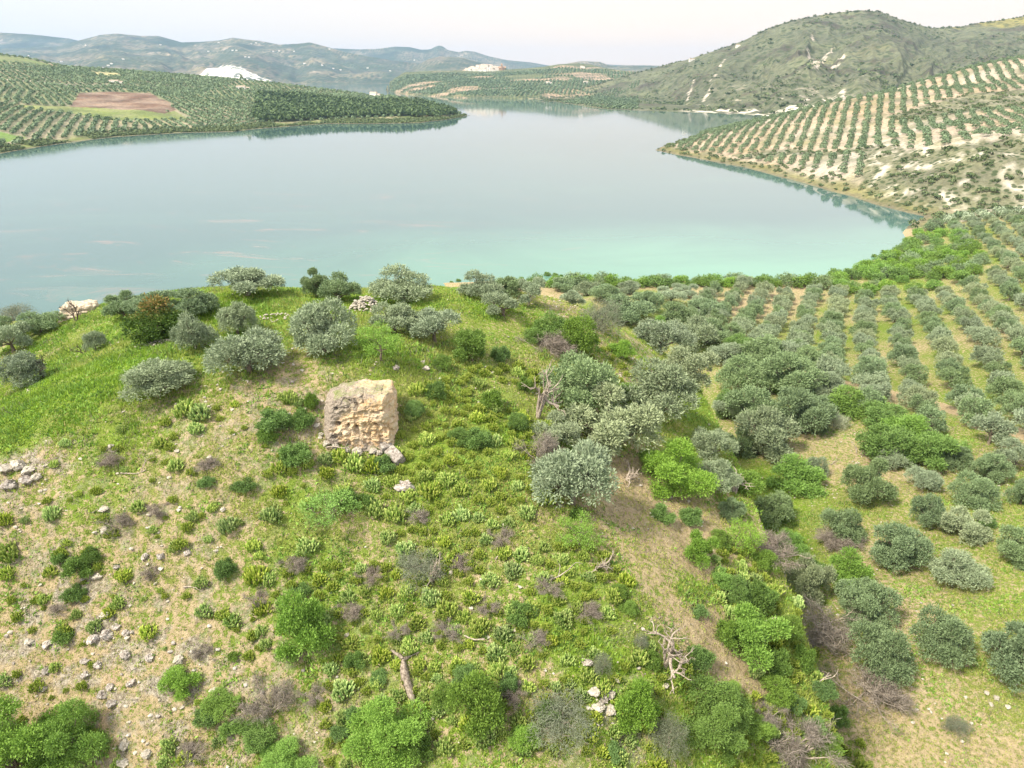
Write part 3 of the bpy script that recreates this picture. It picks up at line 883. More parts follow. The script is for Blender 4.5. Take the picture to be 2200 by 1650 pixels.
for i in range(6):
    proto('olive_silver', i, 6.0, BARK, OLIVE_S, seed=10 + i, Ht=3.9 + .25 * (i % 3), base=.5 + .12 * (i % 3), nl=8 + i % 4, lr=1.0, n_sub=150, per=12, L=.24, Wd=.085, sr=.11)
for i in range(3):
    proto('olive_silver', i, 6.0, BARK, OLIVE_S, seed=20 + i, Ht=4.3, base=1.05, nl=6 + i, lr=.92, n_sub=150, per=12, L=.24, Wd=.085, sr=.12, inner=.1)
for i in range(4):
    proto('olive_green', i, 6.0, BARK, OLIVE_G, seed=30 + i, Ht=4.0 + .2 * i, base=.45, nl=9 + i, lr=1.0, n_sub=140, per=12, L=.24, Wd=.09, sr=.11)
for i in range(2):
    proto('olive_bloom', i, 6.0, BARK, OLIVE_B, seed=50 + i, Ht=4.0, base=.5, nl=9, lr=1.0, n_sub=140, per=12, L=.24, Wd=.09, sr=.11)
for i in range(6):
    proto('olive_row', i, 6.0, BARK, (OLIVE_S, OLIVE_G, OLIVE_S, OLIVE_G, OLIVE_S, OLIVE_B)[i], seed=70 + i, Ht=4.1 + .2 * (i % 2), base=.8, nl=7 + i % 3, lr=1.12, n_sub=80, per=9, L=.32, Wd=.13, sr=.14)
for i in range(4):
    proto('green_bush', i, 4.0, BARK, LIGHTG, thick=.07, seed=90 + i, Ht=2.9, base=.15, nl=9, lr=.72, n_sub=120, per=11, L=.19, Wd=.075, sr=.11)
for i in range(3):
    proto('mid_bush', i, 4.0, BARK, MIDG, thick=.07, seed=110 + i, Ht=2.8, base=.15, nl=9, lr=.72, n_sub=120, per=11, L=.19, Wd=.075, sr=.11)
for i in range(3):
    proto('thin_tree', i, 4.5, BARK, LIGHTG, thick=.09, seed=130 + i, Ht=3.6, base=.8, nl=12, lr=.62, n_sub=42, per=8, L=.18, Wd=.07, sr=.16, inner=.1)
for i in range(4):
    proto('dark_bush', i, 2.4, BARK, DARKG, thick=.04, seed=150 + i, Ht=1.25, base=.02, nl=9, lr=.36, n_sub=80, per=9, L=.17, Wd=.06, sr=.09)
for i in range(2):
    proto('big_bush', i, 7.0, BARK, (LIGHTG, MIDG)[i], thick=.1, seed=140 + i, Ht=5.0, base=.15, nl=13, lr=1.0, n_sub=190, per=13, L=.2, Wd=.08, sr=.15)
proto('carob', 0, 5.5, BARK, CAROB, thick=.14, seed=170, Ht=4.0, base=.15, nl=13, lr=1.0, n_sub=95, per=9, L=.26, Wd=.13, sr=.15)
for i in range(3):
    proto('grey_bush', i, 4.0, DEADW, GREYG, thick=.07, seed=180 + i, Ht=2.6, base=.2, nl=9, lr=.8, n_sub=75, per=11, L=.26, Wd=.03, sr=.2, up=-.15)
for i in range(3):
    proto('shore_bush', i, 5.5, BARK, (LIGHTG, MIDG, OLIVE_G)[i], thick=.1, seed=190 + i, Ht=4.0, base=.1, nl=9, lr=1.2, n_sub=45, per=6, L=.45, Wd=.2, sr=.22)
proto('pale_broom', 0, 3.0, BARK, WHITEB, thick=.04, seed=199, Ht=1.5, base=.05, nl=6, lr=.6, n_sub=60, per=9, L=.4, Wd=.03, sr=.12, up=.8)

# leafless trees and shrubs
def bare_proto(kind, seed, Ht, W, mat, stems, depth, thick, spread, twigs=0, sprigs_=0):
    r = np.random.default_rng(seed)
    lines = []
    for k in range(stems):
        a = 2 * np.pi * (k + r.uniform(0, .6)) / stems
        lean = r.uniform(.15, .9) if stems > 1 else .25
        branch_tree(r, (0, 0, -.2), (math.cos(a) * lean, math.sin(a) * lean, 1), Ht * .48, thick, depth, lines, (2, 3), spread, .03)
    P = np.concatenate([l[0] for l in lines])
    wmax = np.percentile(np.hypot(P[:, 0], P[:, 1]), 97) * 2
    sz = P[:, 2].max()
    k_ = np.array([W / wmax, W / wmax, Ht / sz])
    lines = [(p * k_, q) for p, q in lines]
    V, F = tubes(lines, 5)
    tm = mesh_from(kind + '_trunk', V, F, [mat], None, True)
    cm_ = None
    if sprigs_:
        ends = np.concatenate([l[0][-3:] for l in lines[stems:]])
        idx = r.integers(0, len(ends), sprigs_)
        P = ends[idx] + r.normal(size=(sprigs_, 3)) * .13
        A = _unit(r.normal(size=(sprigs_, 3)) + np.array([0, 0, .3]) + ends[idx] * np.array([.5, .5, 0]))
        V, F = sprigs(r, P, A, .42, .022)
        cm_ = mesh_from(kind + '_crown', V, F, [TWIGM], {'tint': np.repeat(r.uniform(0, 1, sprigs_), 4), 'acc': np.zeros(len(V))})
    PROTO.setdefault(kind, []).append((tm, cm_, W, Ht))
for i in range(3):
    bare_proto('dead_tree', 210 + i, 3.6, 3.2, DEADW, 2 if i else 3, 4, .15, .6)
bare_proto('dead_black', 220, 2.6, 3.0, DARKW, 2, 4, .09, .7)
for i in range(3):
    bare_proto('twiggy_bush', 230 + i, 2.2, 4.2, DEADW, 7, 3, .07, .6, sprigs_=5200)

# spurge: domed cushions of upright leafy stems tipped lime green
def spurge_data(seed, n=150, R=.5, h=.46):
    r = np.random.default_rng(seed)
    d = rand_dirs(r, n, .05)
    lob = 1 + .18 * np.sin(3 * np.arctan2(d[:, 1], d[:, 0]) + seed)
    base = d * np.array([R, R, h]) * lob[:, None] * r.uniform(.55, .85, (n, 1))
    A = _unit(d * np.array([.55, .55, .6]) + np.array([0, 0, .75]) + r.normal(size=(n, 3)) * .16)
    Ls = .22 * r.uniform(.7, 1.3, (n, 1)); w = .036 * r.uniform(.8, 1.25, (n, 1))
    s = _unit(np.cross(A, r.normal(size=(n, 3)))); t = np.cross(A, s)
    b0, b1, b2 = base - A * Ls * .5 + s * w * .7, base - A * Ls * .5 - s * w * .35 + t * w * .6, base - A * Ls * .5 - s * w * .35 - t * w * .6
    m = base + A * Ls * .35
    m0, m1, m2 = m + s * w, m - s * w * .5 + t * w * .87, m - s * w * .5 - t * w * .87
    top = base + A * Ls * .62
    V = np.stack([b0, b1, b2, m0, m1, m2, top, top], 1).reshape(-1, 3)
    o = np.arange(n)[:, None] * 8
    F = np.concatenate([o + np.array([[0, 1, 4, 3]]), o + np.array([[1, 2, 5, 4]]), o + np.array([[2, 0, 3, 5]]),
                        o + np.array([[3, 4, 6, 7]]), o + np.array([[4, 5, 6, 7]]), o + np.array([[5, 3, 6, 7]])])
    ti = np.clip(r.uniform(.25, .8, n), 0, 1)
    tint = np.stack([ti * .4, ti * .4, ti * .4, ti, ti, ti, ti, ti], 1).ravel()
    ac = (r.uniform(0, 1, n) < .8) * r.uniform(.3, 1, n)
    acc = np.stack([ac * 0] * 3 + [ac * .75] * 3 + [ac] * 2, 1).ravel()
    return V, F, tint, acc
SPD = [spurge_data(300 + i) for i in range(6)]
for q in SPD:
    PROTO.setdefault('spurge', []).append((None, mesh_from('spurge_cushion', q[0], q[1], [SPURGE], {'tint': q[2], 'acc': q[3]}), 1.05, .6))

# ------------------------------------------------------------------ placing plants as things
THINGS = []       # (object, look, category, px, py, group) waiting for their labels
prng = np.random.default_rng(99)
def place(kind, name, look, cat, x, y, z, w, h=None, group=None, variant=None, label=None, rot=None, sink=.1):
    lst = PROTO[kind]
    tm, cm_, W, Ht = lst[(variant if variant is not None else prng.integers(len(lst))) % len(lst)]
    s = w / W
    sz = s if h is None else h / Ht
    a = prng.uniform(0, 2 * math.pi) if rot is None else rot
    sx = s * prng.uniform(.94, 1.06)
    if tm is not None:
        o = add(name, None, None, (x, y, z - sink * s), (0, 0, a), (sx, s, sz))
        add('trunk', tm, o)
        if cm_ is not None:
            add('crown', cm_, o)
    else:
        o = add(name, cm_, None, (x, y, z - sink * s), (prng.normal() * .08, prng.normal() * .08, a), (sx, s, sz))
    o['category'] = cat
    if group: o['group'] = group
    if label: o['label'] = label
    THINGS.append([o, look, cat, (x, y, z + (h or Ht * s) * .5), label, group])
    return o

# kind, name, px of the crown's middle, py of its foot, width px, height px, label
T = [
 ('olive_silver','olive_tree',535,648,155,72,'broad spreading olive on the hilltop edge, standing out against the lake, nearest the cliff'),
 ('olive_green','olive_tree',680,642,62,62,'small olive at the left of the pair on the skyline left of the stone heap'),
 ('olive_green','olive_tree',732,652,90,76,'round-headed olive with a visible dark trunk just behind the stone heap'),
 ('olive_silver','olive_tree',862,655,145,85,'largest olive on the skyline, right behind the grey stone heap'),
 ('olive_silver','olive_tree',700,775,150,128,'big olive standing alone between the paired silver olives and the thin green tree'),
 ('olive_silver','olive_tree',848,722,110,78,'olive with a rounded head directly right of the stone heap'),
 ('olive_silver','olive_tree',935,748,122,92,'wide olive beside the round dark green bush on the hilltop'),
 ('olive_silver','olive_tree',540,828,178,118,'bright silver olive with a broad round crown in the middle of the green hilltop'),
 ('olive_silver','olive_tree',425,762,98,98,'silver olive standing against the dark carob on its right'),
 ('olive_silver','olive_tree',515,728,92,78,'silver olive half hidden behind the brightest round olive'),
 ('olive_silver','olive_tree',350,872,160,88,'low open olive with several bare stems alone on the green turf'),
 ('olive_green','olive_tree',270,688,78,62,'leftmost olive of the band along the cliff edge behind the carob'),
 ('olive_green','olive_tree',335,682,112,62,'dull green olive directly behind the dark carob'),
 ('olive_green','olive_tree',425,690,110,68,'grey-green olive of the cliff edge band between the carob and the skyline olive'),
 ('olive_silver','olive_tree',208,758,52,50,'very small olive with a leaning trunk alone on the left turf'),
 ('olive_silver','olive_tree',52,838,104,88,'silver olive at the left edge of the turf with dead limbs beside it'),
 ('olive_silver','olive_tree',30,765,100,80,'olive at the picture edge below the cliff bushes'),
 ('olive_green','olive_tree',90,722,95,60,'grey-green olive just below the pale cliff rock'),
 ('olive_green','olive_tree',15,735,70,60,'half cut off grey-green olive behind the left turf'),
 ('olive_silver','olive_tree',1035,648,92,66,'olive on the far edge with a dark limb leaning left, right of the worn track'),
 ('olive_green','olive_tree',1095,640,80,55,'olive on the far edge hidden behind two others'),
 ('olive_silver','olive_tree',1135,662,72,72,'olive at the right end of the hilltop edge'),
 ('olive_silver','olive_tree',1083,692,98,66,'low silver olive in long grass in front of the far edge olives'),
 ('olive_green','olive_tree',1245,895,152,128,'dark olive at the upper left of the big clump right of the dead tree'),
 ('olive_silver','olive_tree',1405,920,160,130,'silver olive at the right of the big clump on the slope'),
 ('olive_bloom','olive_tree',1312,1000,190,142,'huge pale olive in the middle of the clump right of the dead tree'),
 ('olive_bloom','olive_tree',1195,975,92,72,'small pale olive growing out of grey twigs above the front silver olive'),
 ('olive_silver','olive_tree',1228,1118,168,158,'tall dense silver olive beside the bare pale spur'),
 ('olive_silver','olive_tree',1538,1060,92,70,'bluish olive behind the bright green tree, lower lobe'),
 ('olive_silver','olive_tree',1525,1000,96,85,'bluish olive behind the bright green tree, upper lobe'),
 ('olive_green','olive_tree',1345,702,118,76,'grey-green olive behind the stony track at the hill shoulder'),
 ('olive_silver','olive_tree',1420,762,135,95,'open silver olive on the slope below the hill shoulder'),
 ('olive_silver','olive_tree',1478,775,125,105,'silver olive above the green gully at the edge of the grove'),
 ('olive_bloom','olive_tree',1472,832,130,92,'pale olive hanging over the bright green gully'),
 ('olive_green','olive_tree',1600,850,120,100,'dark olive at the upper left of the shaded tree mass below the grove'),
 ('olive_green','olive_tree',1690,860,130,110,'dark olive at the top of the shaded tree mass below the grove'),
 ('olive_green','olive_tree',1610,925,130,100,'dark olive in the middle of the shaded tree mass below the grove'),
 ('olive_green','olive_tree',1710,945,130,120,'dark olive at the right edge of the shaded tree mass'),
 ('olive_silver','olive_tree',1640,995,150,120,'silver olive at the foot of the shaded tree mass below the grove'),
 ('olive_green','olive_tree',1585,985,80,70,'small olive at the left foot of the shaded tree mass'),
 ('olive_green','olive_tree',1852,1092,108,104,'olive at the top of the dry slope beside the green thicket'),
 ('olive_silver','olive_tree',1912,1012,70,48,'small bluish olive against the green thicket'),
 ('olive_silver','olive_tree',1980,1058,74,58,'small silver olive with a dark trunk below the green thicket'),
 ('olive_green','olive_tree',2085,1092,102,88,'green olive showing its forked trunk near the right edge'),
 ('olive_green','olive_tree',1985,1142,78,84,'narrow green olive on the dry slope between two wider ones'),
 ('olive_bloom','olive_tree',2062,1168,104,78,'cream flowering olive on the dry slope'),
 ('olive_green','olive_tree',1922,1232,114,116,'dense round olive in the middle of the dry slope'),
 ('olive_green','olive_tree',2175,1218,92,92,'round olive cut by the right edge above the silver one'),
 ('olive_silver','olive_tree',2054,1268,118,86,'wide silver olive on the dry slope'),
 ('olive_green','olive_tree',2008,1428,124,118,'large round olive low on the dry slope'),
 ('olive_green','olive_tree',2165,1482,138,132,'large dark olive in the lower right corner'),
 ('olive_green','olive_tree',1802,1170,96,88,'olive at the top of the wooded gully with dead twigs at its foot'),
 ('olive_green','olive_tree',1660,1135,105,80,'olive in the gully below the light green tree'),
 ('olive_silver','olive_tree',1742,1030,64,56,'small silver olive at the head of the dry slope'),
 ('olive_bloom','olive_tree',1728,1302,98,110,'pale silvery olive standing above the dead limbs in the gully'),
 ('olive_green','olive_tree',1850,1350,124,112,'dark olive between the pale olive and the dry slope'),
 ('olive_green','olive_tree',1875,1470,130,130,'grey-green olive below the dead limbs at the gully edge'),
 ('olive_bloom','olive_tree',1150,602,50,30,'far olive by the water right of the hilltop'),
 ('olive_green','olive_tree',2190,1090,70,70,'yellowish olive at the right edge behind the flowering one'),
 ('carob','carob_tree',345,738,128,98,'dark glossy carob tree with rusty brown top on the hilltop'),
 ('mid_bush','green_bush',1015,790,84,82,'round dark green bush at the hilltop rim right of the olives'),
 ('thin_tree','thin_green_tree',820,792,96,96,'sparse yellow-green tree directly behind the rock block'),
 ('big_bush0','green_tree',1440,1068,182,122,'wide bright lime green tree below the olive clump'),
 ('green_bush','green_bush',1540,1045,70,50,'low lime green tail of foliage right of the bright tree'),
 ('mid_bush','green_bush',1238,772,88,90,'mid green bush below the stony hill shoulder'),
 ('mid_bush','green_bush',1180,745,80,70,'brownish green bush with dead twigs left of the stony track'),
 ('grey_bush','grey_bush',1290,722,90,82,'grey-green fine leaved bush on the stony hill shoulder'),
 ('green_bush','green_bush',1700,1062,118,80,'light green spreading tree at the head of the gully'),
 ('green_bush','green_bush',1610,1432,134,112,'soft green bush on the ridge beside the bare spur'),
 ('green_bush','green_bush',1500,1222,74,76,'round light green bush beside the bare spur'),
 ('thin_tree','thin_green_tree',1590,1200,90,80,'thin green tree with a crooked dark stem above the dead twigs'),
 ('thin_tree','thin_green_tree',1245,1195,105,82,'feathery sparse green tree below the tall silver olive'),
 ('green_bush','green_bush',1812,1265,92,80,'yellow-green tree squeezed between two olives in the gully'),
 ('big_bush1','green_bush',1515,1608,185,128,'large dense green bush at the bottom edge'),
 ('green_bush','green_bush',1355,1590,104,100,'round yellow-green bush left of the large bottom edge bush'),
 ('big_bush0','green_bush',840,1665,190,140,'large bright green bush below the fallen log'),
 ('green_bush','green_bush',655,1440,124,130,'round soft green bush standing alone on the front slope'),
 ('green_bush','green_bush',395,1508,82,62,'small feathery green bush left of the lone round one'),
 ('big_bush0','green_bush',70,1720,230,190,'very large green bush filling the lower left corner'),
 ('big_bush0','green_bush',185,1665,150,130,'rounded right half of the corner thicket'),
 ('big_bush0','green_bush',625,1690,130,85,'bright green bush cut by the bottom edge'),
 ('mid_bush','green_bush',1030,1600,120,120,'loose green bush with brown twigs right of the fallen log'),
 ('thin_tree','thin_green_tree',715,1160,125,88,'feathery light green tree on the slope below the rock block'),
 ('grey_bush','grey_bush',1200,1615,145,100,'grey-brown bush at the bottom edge between two green ones'),
 ('grey_bush','grey_bush',1430,1640,80,80,'grey drooping bush under the large bottom edge bush'),
 ('twiggy_bush','dead_twiggy_bush',590,1570,112,84,'grey bush of dead twigs low on the front slope'),
 ('grey_bush','grey_bush',905,1265,110,66,'thin grey-green bush with pale dead branches'),
 ('grey_bush','grey_bush',1292,1462,44,50,'small grey-green upright bush on the front slope'),
 ('grey_bush','grey_bush',1375,1400,34,32,'small silvery grey shrub left of the forked dead tree'),
 ('twiggy_bush','dead_twiggy_bush',1165,1010,85,72,'tangle of brown dead twigs at the left foot of the small pale olive'),
 ('twiggy_bush','dead_twiggy_bush',1770,1395,150,85,'spreading grey dead limbs in the gully above the lower dead clump'),
 ('twiggy_bush','dead_twiggy_bush',1855,1535,150,80,'lower clump of grey dead limbs at the gully edge'),
 ('twiggy_bush','dead_twiggy_bush',1655,1215,110,60,'purplish grey dead twigs beside the thin crooked tree'),
 ('twiggy_bush','dead_twiggy_bush',1790,1190,92,55,'purplish dead twigs at the foot of the top gully olive'),
 ('twiggy_bush','dead_twiggy_bush',1700,1660,160,60,'grey twigs at the bottom edge near the dry slope'),
 ('twiggy_bush','dead_twiggy_bush',1100,1520,70,40,'pinkish grey twigs beside the loose green bush'),
 ('twiggy_bush','dead_twiggy_bush',265,1150,56,36,'dark twiggy bush on the bare left slope'),
 ('twiggy_bush','dead_twiggy_bush',1180,772,100,50,'pale dead branches in front of the brownish bush'),
 ('dead_tree','dead_tree',1155,897,98,122,'tall dead tree with a pale trunk left of the big olive clump'),
 ('dead_tree','dead_tree',1432,1432,140,128,'large forked dead tree on the front slope'),
 ('dead_black','dead_tree',165,690,55,54,'small black dead tree beside the pale cliff rock'),
 ('dead_black','dead_tree',95,812,62,58,'blackened dead limbs right of the left edge olive'),
 ('dead_black','dead_tree',182,757,60,28,'low dead branches at the foot of the very small olive'),
 ('dead_tree','dead_tree',1578,1058,90,56,'leaning dead branch in the gully right of the lime green tree'),
 ('dead_black','dead_tree',1546,737,28,36,'small black dead tree at the corner of the grove'),
 ('dead_tree','dead_tree',1345,1030,70,36,'thin dead branch under the lime green tree'),
 ('dead_tree','dead_tree',1290,1218,70,30,'lichen covered grey branch below the feathery tree'),
 ('dead_tree','dead_tree',930,1250,60,62,'pale hooked dead branch in the grey bush'),
 ('dead_tree','dead_tree',530,1530,56,26,'white bare branch above the twiggy grey bush'),
 ('mid_bush','green_bush',1895,1000,120,90,'mid green tree at the left of the green thicket above the dry slope'),
 ('green_bush','green_bush',1940,960,110,72,'light green tree at the back of the green thicket'),
 ('mid_bush','green_bush',1990,1010,100,86,'mid green tree in the middle of the green thicket'),
 ('mid_bush','green_bush',2030,1000,90,62,'mid green tree at the right end of the green thicket'),
 ('mid_bush','green_bush',1830,900,120,62,'dark green bush along the top of the gully wood'),
 ('mid_bush','green_bush',1890,925,110,58,'green bush between the gully wood and the grove track'),
 ('dark_bush','dark_green_bush',1850,888,70,40,'very dark bush beside a bare stump above the thicket'),
 ('mid_bush','green_bush',1585,762,68,42,'mid green bush at the near corner of the grove'),
 ('green_bush','green_bush',1670,845,42,46,'bright green bush inside the shaded tree mass'),
 ('grey_bush','grey_bush',2050,1582,54,40,'small lone bush low on the dry slope'),
 ('dark_bush','dark_green_bush',2120,1130,40,26,'dark low bush on the bank at the right'),
 ('pale_broom','pale_broom_bush',1790,925,56,40,'whitish feathery broom at the head of the dry slope'),
 ('olive_green','olive_tree',2040,1010,80,60,'olive behind the green thicket on the right'),
 ('olive_green','olive_tree',2120,1040,90,70,'olive between the grove and the dry slope on the right'),
 ('olive_silver','olive_tree',2175,1020,90,75,'silver olive at the right edge below the grove'),
 ('olive_green','olive_tree',1570,1120,60,50,'small olive in the gully right of the lime green tree'),
 ('grey_bush','grey_bush',30,690,85,42,'dull grey-green bush on the cliff left of the pale rock'),
]
for px, py, w, h in [(600,945,92,62),(650,930,60,50),(640,1010,90,60),(525,1068,60,36),(445,1052,42,28),(175,1250,84,58),(205,1215,50,40),(165,1300,56,44),(485,1250,58,46),(140,1388,60,34),
                     (1120,1348,76,56),(1032,972,78,56),(765,1445,52,46),(745,1100,62,50),(830,1020,60,40),(790,1095,40,36),(505,1420,34,20),(130,1215,44,30),(575,955,48,40),(1075,780,52,46),
                     (1130,845,46,40),(670,885,34,44),(510,1590,70,46),(760,1560,44,40),(735,1590,54,40),(1560,1640,60,44),(1760,1500,70,50),(1720,1440,56,60),(1700,1530,60,44),(1640,1300,56,50),
                     (1280,1000,60,40),(1095,1500,50,50),(1310,1640,60,40),(1500,1330,46,36),(1240,1120,40,34),(455,1560,70,50),(1790,1560,60,50),(820,1470,50,34),(650,1290,50,34),(610,920,44,40)]:
    T.append(('dark_bush', 'dark_green_bush', px, py, w * .85, h * .8, None))
for px, py, w, h in [(560,1620,90,60),(480,1545,80,50),(960,1530,70,50),(1660,1520,80,60),(1580,1300,70,60),(1130,1620,70,50),(1620,1600,80,50),(1740,1590,70,50),(1560,1500,60,40),
                     (1350,860,60,40),(1560,900,60,60),(1640,1230,60,50),(1550,1270,60,44),(1690,1190,70,50),(1330,770,60,40),(1545,1180,50,40),(1410,720,50,40),(1000,1480,60,44)]:
    T.append(('green_bush' if (px // 10) % 2 else 'mid_bush', 'green_bush', px, py, w, h, None))
for px, py, w, h in [(1210,628,60,34),(1262,636,66,40),(1300,655,70,46),(1390,668,80,52),(1440,655,70,44),(1350,634,60,34),(1470,640,60,36),(1230,655,56,36),(1515,690,80,56),(1450,705,90,60),(1560,790,90,60),
                     (1635,800,110,80),(1730,800,90,60),(1770,850,90,60),(1750,905,90,60),(1560,905,70,60),(1520,745,90,66),(1300,640,60,34)]:
    T.append(('olive_green' if (px // 10) % 3 else 'olive_silver', 'olive_tree', px, py, w, h, None))
for px, py, w, h in [(1600,1060,80,50),(1620,1320,70,60),(1560,1390,60,50),(1740,1250,60,50),(1690,1380,60,50),(1660,1450,60,50),(1480,1130,50,36),(1420,1120,60,36),(1780,1620,60,40),(1500,1440,56,44),(1350,1330,44,34),
                     (900,1640,60,50),(1180,1560,60,44),(1400,1440,40,34),(940,860,50,36),(990,960,50,36),(1060,880,54,40),(1110,930,50,40),(890,910,46,40),(950,800,44,34),(1150,740,50,36),(1330,1290,40,30)]:
    T.append(('mid_bush' if (px // 10) % 2 else 'dark_bush', 'green_bush', px, py, w, h, None))
for px, py, w, h in [(250,1010,60,34),(340,1120,44,28),(450,1020,50,30),(560,1310,54,34),(330,1250,40,26),(640,1240,60,36),(800,1260,56,34),(760,1340,60,36),(960,1380,60,38),(860,1380,50,30),(1080,1180,56,34),(990,1230,50,32),
                     (1180,1290,60,38),(1260,1340,60,36),(680,1520,60,38),(420,1640,60,38),(900,1130,44,30),(1050,1330,50,30),(1150,1400,56,36),(440,1420,44,28),(130,1330,40,26),(1640,1560,70,44)]:
    T.append(('twiggy_bush', 'dead_twiggy_bush', px, py, w, h, None))
gp = at([t[2] for t in T], [t[3] for t in T])
for (kind, name, px, py, w, h, lab), g in zip(T, gp):
    u, v = (px - 1100) / FPX, (py - 825) / FPX
    t = (H - g[2]) / (SN + v * CS)
    if 1160 < px < 1500 and 870 < py < 1125 and name == 'olive_tree': w, h = w * 1.15, h * 1.08
    W_ = w * t / FPX; cat_dead = name == 'dead_tree'
    sp_ = (62 - g[2]) / np.linalg.norm(g - np.array([0, 0, 62.0])); Ha = h * t / FPX * 1.05
    H_ = (1.0 if cat_dead else .86) * max(math.sqrt(max(Ha * Ha - (W_ * sp_ * .85) ** 2, 0)) / math.sqrt(1 - sp_ * sp_), W_ * .5)
    cat = {'olive_tree': 'olive tree', 'dead_tree': 'dead tree', 'carob_tree': 'tree', 'thin_green_tree': 'tree', 'green_tree': 'tree'}.get(name, 'bush')
    look = {'dark_green_bush': 'low dark green bush', 'green_bush': 'rounded green bush', 'olive_tree': 'grey-green olive'}.get(name, name.replace('_', ' '))
    grp = {'olive tree': 'wild olives on the hill and its slopes', 'bush': 'bushes on the hill slopes', 'dead tree': 'dead trees and limbs on the slopes'}.get(cat)
    # the foot stands half a crown deeper into the scene than the lowest leaf
    fwd = np.array([g[0], g[1]]) / np.hypot(g[0], g[1]) * W_ * (.30 if cat != 'dead tree' else 0)
    x, y = g[0] + fwd[0], g[1] + fwd[1]
    vv = int(kind[-1]) if kind.startswith('big') else None
    place(kind.rstrip('01'), name, look, cat, x, y, float(h_near(np.array([x]), np.array([y]))[0]), W_ * 1.06, H_, grp, label=lab, variant=vv)

# ------------------------------------------------------------------ the olive rows of the plain
RD = np.array([.418, .908]); RN = np.array([.908, -.418])
G1 = [tuple(p[:2]) for p in at([1440,1500,1620,1730,1850,1960,2060,2130,2260,2260,2110,2000,1900,1790,1740,1620,1560],[705,633,616,632,642,640,640,596,600,1000,975,940,905,868,815,765,735])]
G2 = [tuple(p[:2]) for p in at([2000,2070,2130,2260,2260,2170,2110,2050],[492,462,452,458,600,600,548,518])]
O0 = np.array([90.0, 206.0])
cand = []
for i in range(-16, 26):
    for j in range(-26, 26):
        p = O0 + RN * i * 6.75 + RD * j * 6.3
        if inside(G1, p[0], p[1]) or inside(G2, p[0], p[1]):
            cand.append((i, j, p[0] + prng.normal() * .35, p[1] + prng.normal() * .45))
cand = [c for c in cand if prng.uniform() > .03]
gx = np.array([c[2] for c in cand]); gy = np.array([c[3] for c in cand]); gz = h_near(gx, gy)
okk = (gz > .6)
qx, qy, qt = proj(gx, gy, gz + 1.5)
order = {}
rows_in = {}
for k, c in enumerate(cand):
    if okk[k] and -60 < qx[k] < 2275:
        blk = 'flat grove by the lake' if inside(G1, c[2], c[3]) else 'sloping grove above the thicket'
        rows_in.setdefault((blk, c[0]), []).append(k)
ORD = ['zeroth','first','second','third','fourth','fifth','sixth','seventh','eighth','ninth','tenth','eleventh','twelfth','thirteenth','fourteenth','fifteenth','sixteenth',
       'seventeenth','eighteenth','nineteenth','twentieth','twenty-first','twenty-second','twenty-third','twenty-fourth','twenty-fifth','twenty-sixth']
rest = []
vis_ = [k for v in rows_in.values() for k in v]
far_ones = set(sorted(vis_, key=lambda k: qt[k])[255:])
for blk in ('flat grove by the lake', 'sloping grove above the thicket'):
    rws = sorted([i for (b, i) in rows_in if b == blk])
    for ri, i in enumerate(rws):
        ks = sorted(rows_in[(blk, i)], key=lambda k: -gy[k])
        for n_, k in enumerate(ks):
            w = prng.uniform(4.5, 6.0)
            if k in far_ones: rest.append((gx[k], gy[k], gz[k], w)); continue
            place('olive_row', 'olive_tree', 'olive', 'olive tree', gx[k], gy[k], gz[k], w, w * prng.uniform(.74, .86), 'olives planted in rows in the ' + blk,
                  label='flat grove olive, %s row from the left, %s tree from the lake' % (ORD[ri + 1], ORD[n_ + 1]) if blk[0] == 'f' else
                        'olive in the slope above the thicket, %s row from left, %s from the top' % (ORD[ri + 1], ORD[n_ + 1]))
print('grove olives', sum(len(v) for v in rows_in.values()))

# ------------------------------------------------------------------ bushes of the shore
TH = [tuple(p[:2]) for p in at([1742,1748,1800,1850,1905,1945,1965,2010,2060,2100,2125,2050,1960,1880,1790],[628,604,596,580,560,530,500,488,505,545,588,622,632,636,634])]
bx, by = np.array(TH).min(0); cx, cy2 = np.array(TH).max(0)
k = 0; got = []
while len(got) < 105 and k < 20000:
    k += 1
    x, y = prng.uniform(bx, cx), prng.uniform(by, cy2)
    if inside(TH, x, y) and all((x - a) ** 2 + (y - b) ** 2 > 12 for a, b in got):
        got.append((x, y))
for x, y in got:
    z = float(h_near(np.array([x]), np.array([y]))[0])
    w = prng.uniform(4.2, 7.2)
    place('shore_bush', 'shore_bush', 'light green thicket bush', 'bush', x, y, max(z, 0), w, w * prng.uniform(.5, .68), 'bushes of the shore thicket', variant=int(prng.choice([0, 0, 1, 1, 2])))
sl = [(px + prng.normal() * 6, py) for px, py in zip(np.linspace(1160, 1735, 46), 613 + 4 * np.sin(np.arange(46) * 2.1))]
sp = at([a for a, b in sl], [b for a, b in sl])
for g in sp:
    if g[2] < -.3: continue
    w = prng.uniform(3.6, 7)
    place('shore_bush', 'shore_bush', 'shore belt bush', 'bush', g[0], g[1], max(g[2], 0), w, w * .6, 'bushes along the near shore', variant=int(prng.choice([0, 1, 1, 2])))
wl_ = [(1206,593),(1193,592),(1280,594),(1176,592),(1265,596),(1832,588),(1800,594),(1862,570),(1885,560),(1900,545),(1878,552),(1930,535),(1860,582),(1785,588),(970,607),(985,604),(1912,560),(1120,601)]
wp_ = pix_z([a for a, b in wl_], [b for a, b in wl_], 0)
for g in wp_:
    w = prng.uniform(1.4, 3.2)
    place('shore_bush', 'drowned_bush', 'bush in the shallows', 'bush', g[0], g[1], -.2, w, w * .6, 'bushes standing in the shallows', variant=1)

